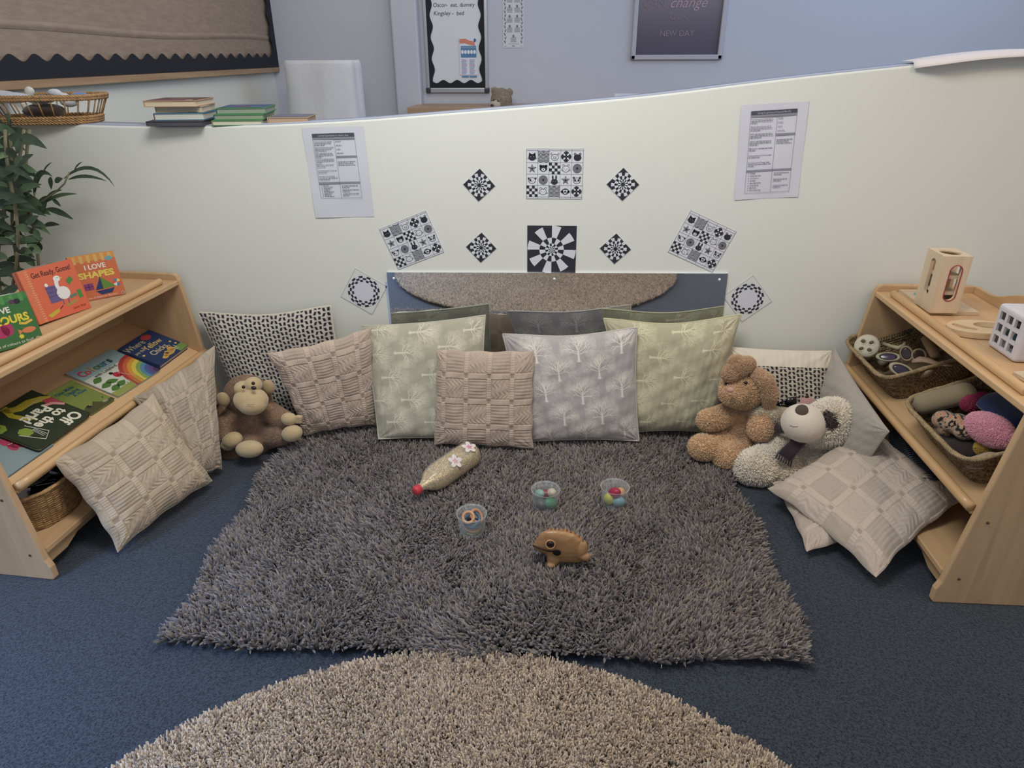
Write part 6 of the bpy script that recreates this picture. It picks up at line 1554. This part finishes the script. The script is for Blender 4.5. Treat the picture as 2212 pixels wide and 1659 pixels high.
# wicker basket
wc = mat('wicker', '#a58258', rough=.6, var=(80, .25)); WB2 = empty('wicker_basket', (-1.80, .05, 1.128), 'open sided wicker basket at the left end of partition top', 'basket')
ang = .22; ex = V3(math.cos(ang), math.sin(ang), 0); ey = V3(-math.sin(ang), math.cos(ang), 0); C = V3(-1.805, .055, 1.130)
def bp(a, b, h): return C+ex*a+ey*b+V3(0, 0, h)
lo = rim_path(.155, .095, 0, 60, 3.2); hi = rim_path(.185, .120, 0, 60, 3.2)
mb = MB()
for h, q in ((.006, 1.0), (.014, 1.01), (.022, 1.02)): rope(mb, [bp(a*q, b*q, h) for a, b in lo], .0055, wc, tw=14, strands=2)
mb.build('lower_weave', WB2)
mb = MB()
for h, q in ((.082, .99), (.090, 1.0)): rope(mb, [bp(a*q, b*q, h) for a, b in hi], .0060, wc, tw=14, strands=3)
mb.build('rim', WB2)
mb = MB()
for i in range(0, 60, 2): mb.tube([bp(*lo[i], .02), bp(*hi[i], .085)], .0022, wc, 6)
mb.prism(lo, lambda a, b, q: bp(a, b, q), .0, .006, wc); mb.build('spokes', WB2)
gB = 'things in the wicker basket'
def bl(name, prims, col, label, cat, fur=None):
    mb = MB(); [mb.ell(bp(*p[:3]), p[3:6], G0) for p in prims]; plush(name, mb, flat(col), None, fur=fur, voxel=.005, smooth=4, label=label, cat=cat, group=gB)
bl('white_cloth', [(-.10, -.03, .085, .07, .05, .018), (-.15, .0, .09, .05, .06, .018)], '#b8bcc6', 'crumpled white cloth at the left of wicker basket', 'cloth')
bl('white_toy', [(-.04, -.02, .105, .016, .016, .016), (-.045, -.02, .085, .012, .012, .02), (-.02, -.03, .07, .02, .02, .012)], '#c9c6ba', 'cream knobbed toy standing up in wicker basket', 'toy')
bl('white_toy', [(.03, .0, .098, .024, .018, .014), (.06, -.01, .085, .02, .02, .014), (.07, .0, .07, .03, .03, .02)], '#c2c6c8', 'smooth white toy in the middle of wicker basket', 'toy')
bl('grey_dish', [(.005, -.04, .080, .045, .03, .014)], '#6c7480', 'slate grey rounded dish at the front of wicker basket', 'dish')
bl('blue_toy', [(.11, .0, .085, .030, .03, .015)], '#5c7ab0', 'blue striped toy at the right of wicker basket', 'toy')
bl('dark_cloth', [(-.02, .0, .04, .07, .06, .025)], '#40342c', 'dark brown cloth low inside wicker basket', 'cloth')
# ================================================================== artificial plant
PL = empty('artificial_plant', (-1.885, -.22, 0), 'tall dark green artificial leafy plant behind the left shelf', 'plant')
leafc = [mat('leaf_dark', '#3c4a3a', rough=.5, spec=.3, var=(30, .2)), mat('leaf_mid', '#4c5f46', rough=.5, spec=.3, var=(30, .2)), mat('leaf_pale', '#6c8462', rough=.5, spec=.3, var=(30, .15))]
mb = MB()
def pleaf(pts, w, m):
    P = [np.asarray(p) for p in pts]; n = 9; v = []; Q = []
    for i in range(n):
        t = i/(n-1); 
        if len(P) == 2: q = P[0]*(1-t)+P[1]*t+V3(0, 0, .08*np.linalg.norm(P[1]-P[0])*math.sin(math.pi*t))
        else: q = P[0]*(1-t)**2+P[1]*2*t*(1-t)*1.0+P[2]*t*t
        Q.append(q)
    for i, q in enumerate(Q):
        t = i/(n-1); tg = unit(Q[min(i+1, n-1)]-Q[max(i-1, 0)]); s = np.cross(tg, V3(.15, -1, .35)); s = unit(s); up = np.cross(s, tg); ww = w*math.sin(math.pi*min(1, .03+t*.97))**.8*(1-.35*t)
        v += [q-s*ww+up*ww*.25, q, q+s*ww+up*ww*.25]
    mb.add(v, [(3*i+a, 3*i+a+1, 3*i+a+4, 3*i+a+3) for i in range(n-1) for a in (0, 1)], m, True)
Yp = -.12
def L(*pp): return [atY(x, y, Yp) for x, y in pp]
k = pxm(atY(100, 420, Yp))
for pp, w, m in (([(22, 451), (111, 508)], 13, 2), ([(100, 451), (160, 475)], 8, 0), ([(95, 488), (130, 486)], 6, 0), ([(93, 440), (168, 419)], 5, 1), ([(98, 430), (135, 410)], 4, 0), ([(113, 430), (132, 447)], 5, 0),
                 ([(74, 424), (78, 350), (114, 382)], 8, 0), ([(110, 382), (111, 410)], 6, 0), ([(119, 394), (136, 386)], 7, 0), ([(138, 386), (200, 330), (249, 405)], 4.5, 0), ([(148, 388), (184, 372), (232, 392)], 4.5, 0),
                 ([(160, 368), (179, 349)], 2, 0), ([(92, 374), (113, 350)], 2, 0), ([(60, 462), (100, 438)], 6, 1), ([(80, 440), (120, 425)], 6, 0), ([(10, 350), (30, 400)], 12, 0), ([(5, 345), (28, 335)], 6, 0)):
    pleaf(L(*pp), w*k, leafc[m])
R = random.Random(11)
for i in range(270):
    x, y = R.uniform(-70, 96)-max(0, (400-R.uniform(280, 640)))*.0, R.uniform(268, 625)
    if x > 45 and y < 430: x -= 60
    Y2 = R.uniform(-.34, -.06); a = R.uniform(-.4, 3.6); Ln = R.uniform(32, 68); p0_ = atY(x, y, Y2); dx, dz = math.cos(a), math.sin(a)*.8-.25
    p1_ = p0_+V3(dx*Ln*k, R.uniform(-.05, .03), dz*Ln*k)
    if p1_[1] > -.01: p1_[1] = -.02
    if min(p0_[0], p1_[0]) < -1.985: continue
    if atY(108, y, p1_[1])[0] < p1_[0]: continue
    pleaf([p0_, p1_], R.uniform(7, 13)*k, leafc[0 if R.random() < .55 else (1 if R.random() < .75 else 2)])
mb.build('foliage', PL)
mb = MB(); sm_ = mat('plant_stem', '#7c765c', rough=.7, var=(40, .2))
for (x, Y2) in ((10, -.2), (40, -.15), (-30, -.25), (70, -.12), (25, -.3)):
    pts = [atY(x+14*math.sin(t*5+x), 640-t*360, Y2) for t in np.linspace(0, 1, 12)]; pts = [V3(-1.885, -.22, .16)]+pts; mb.tube(pts, .005, sm_, 8)
mb.tube(L((59, 462), (90, 436), (120, 415), (139, 397), (150, 372)), .0028, sm_, 8); mb.tube(L((59, 462), (72, 440), (76, 415)), .0025, sm_, 8)
mb.tube([V3(-1.885, -.22, .15), V3(-1.885, -.22, .30)], .02, sm_, 10); mb.build('stems', PL)
mb = MB(); mb.lathe([(0, 0), (.065, 0), (.085, .19), (.09, .20), (.08, .20), (.075, .17), (0, .165)], mat('plant_pot', '#5c5048', rough=.6), (-1.885, -.22, .0), seg=32); mb.build('pot', PL)
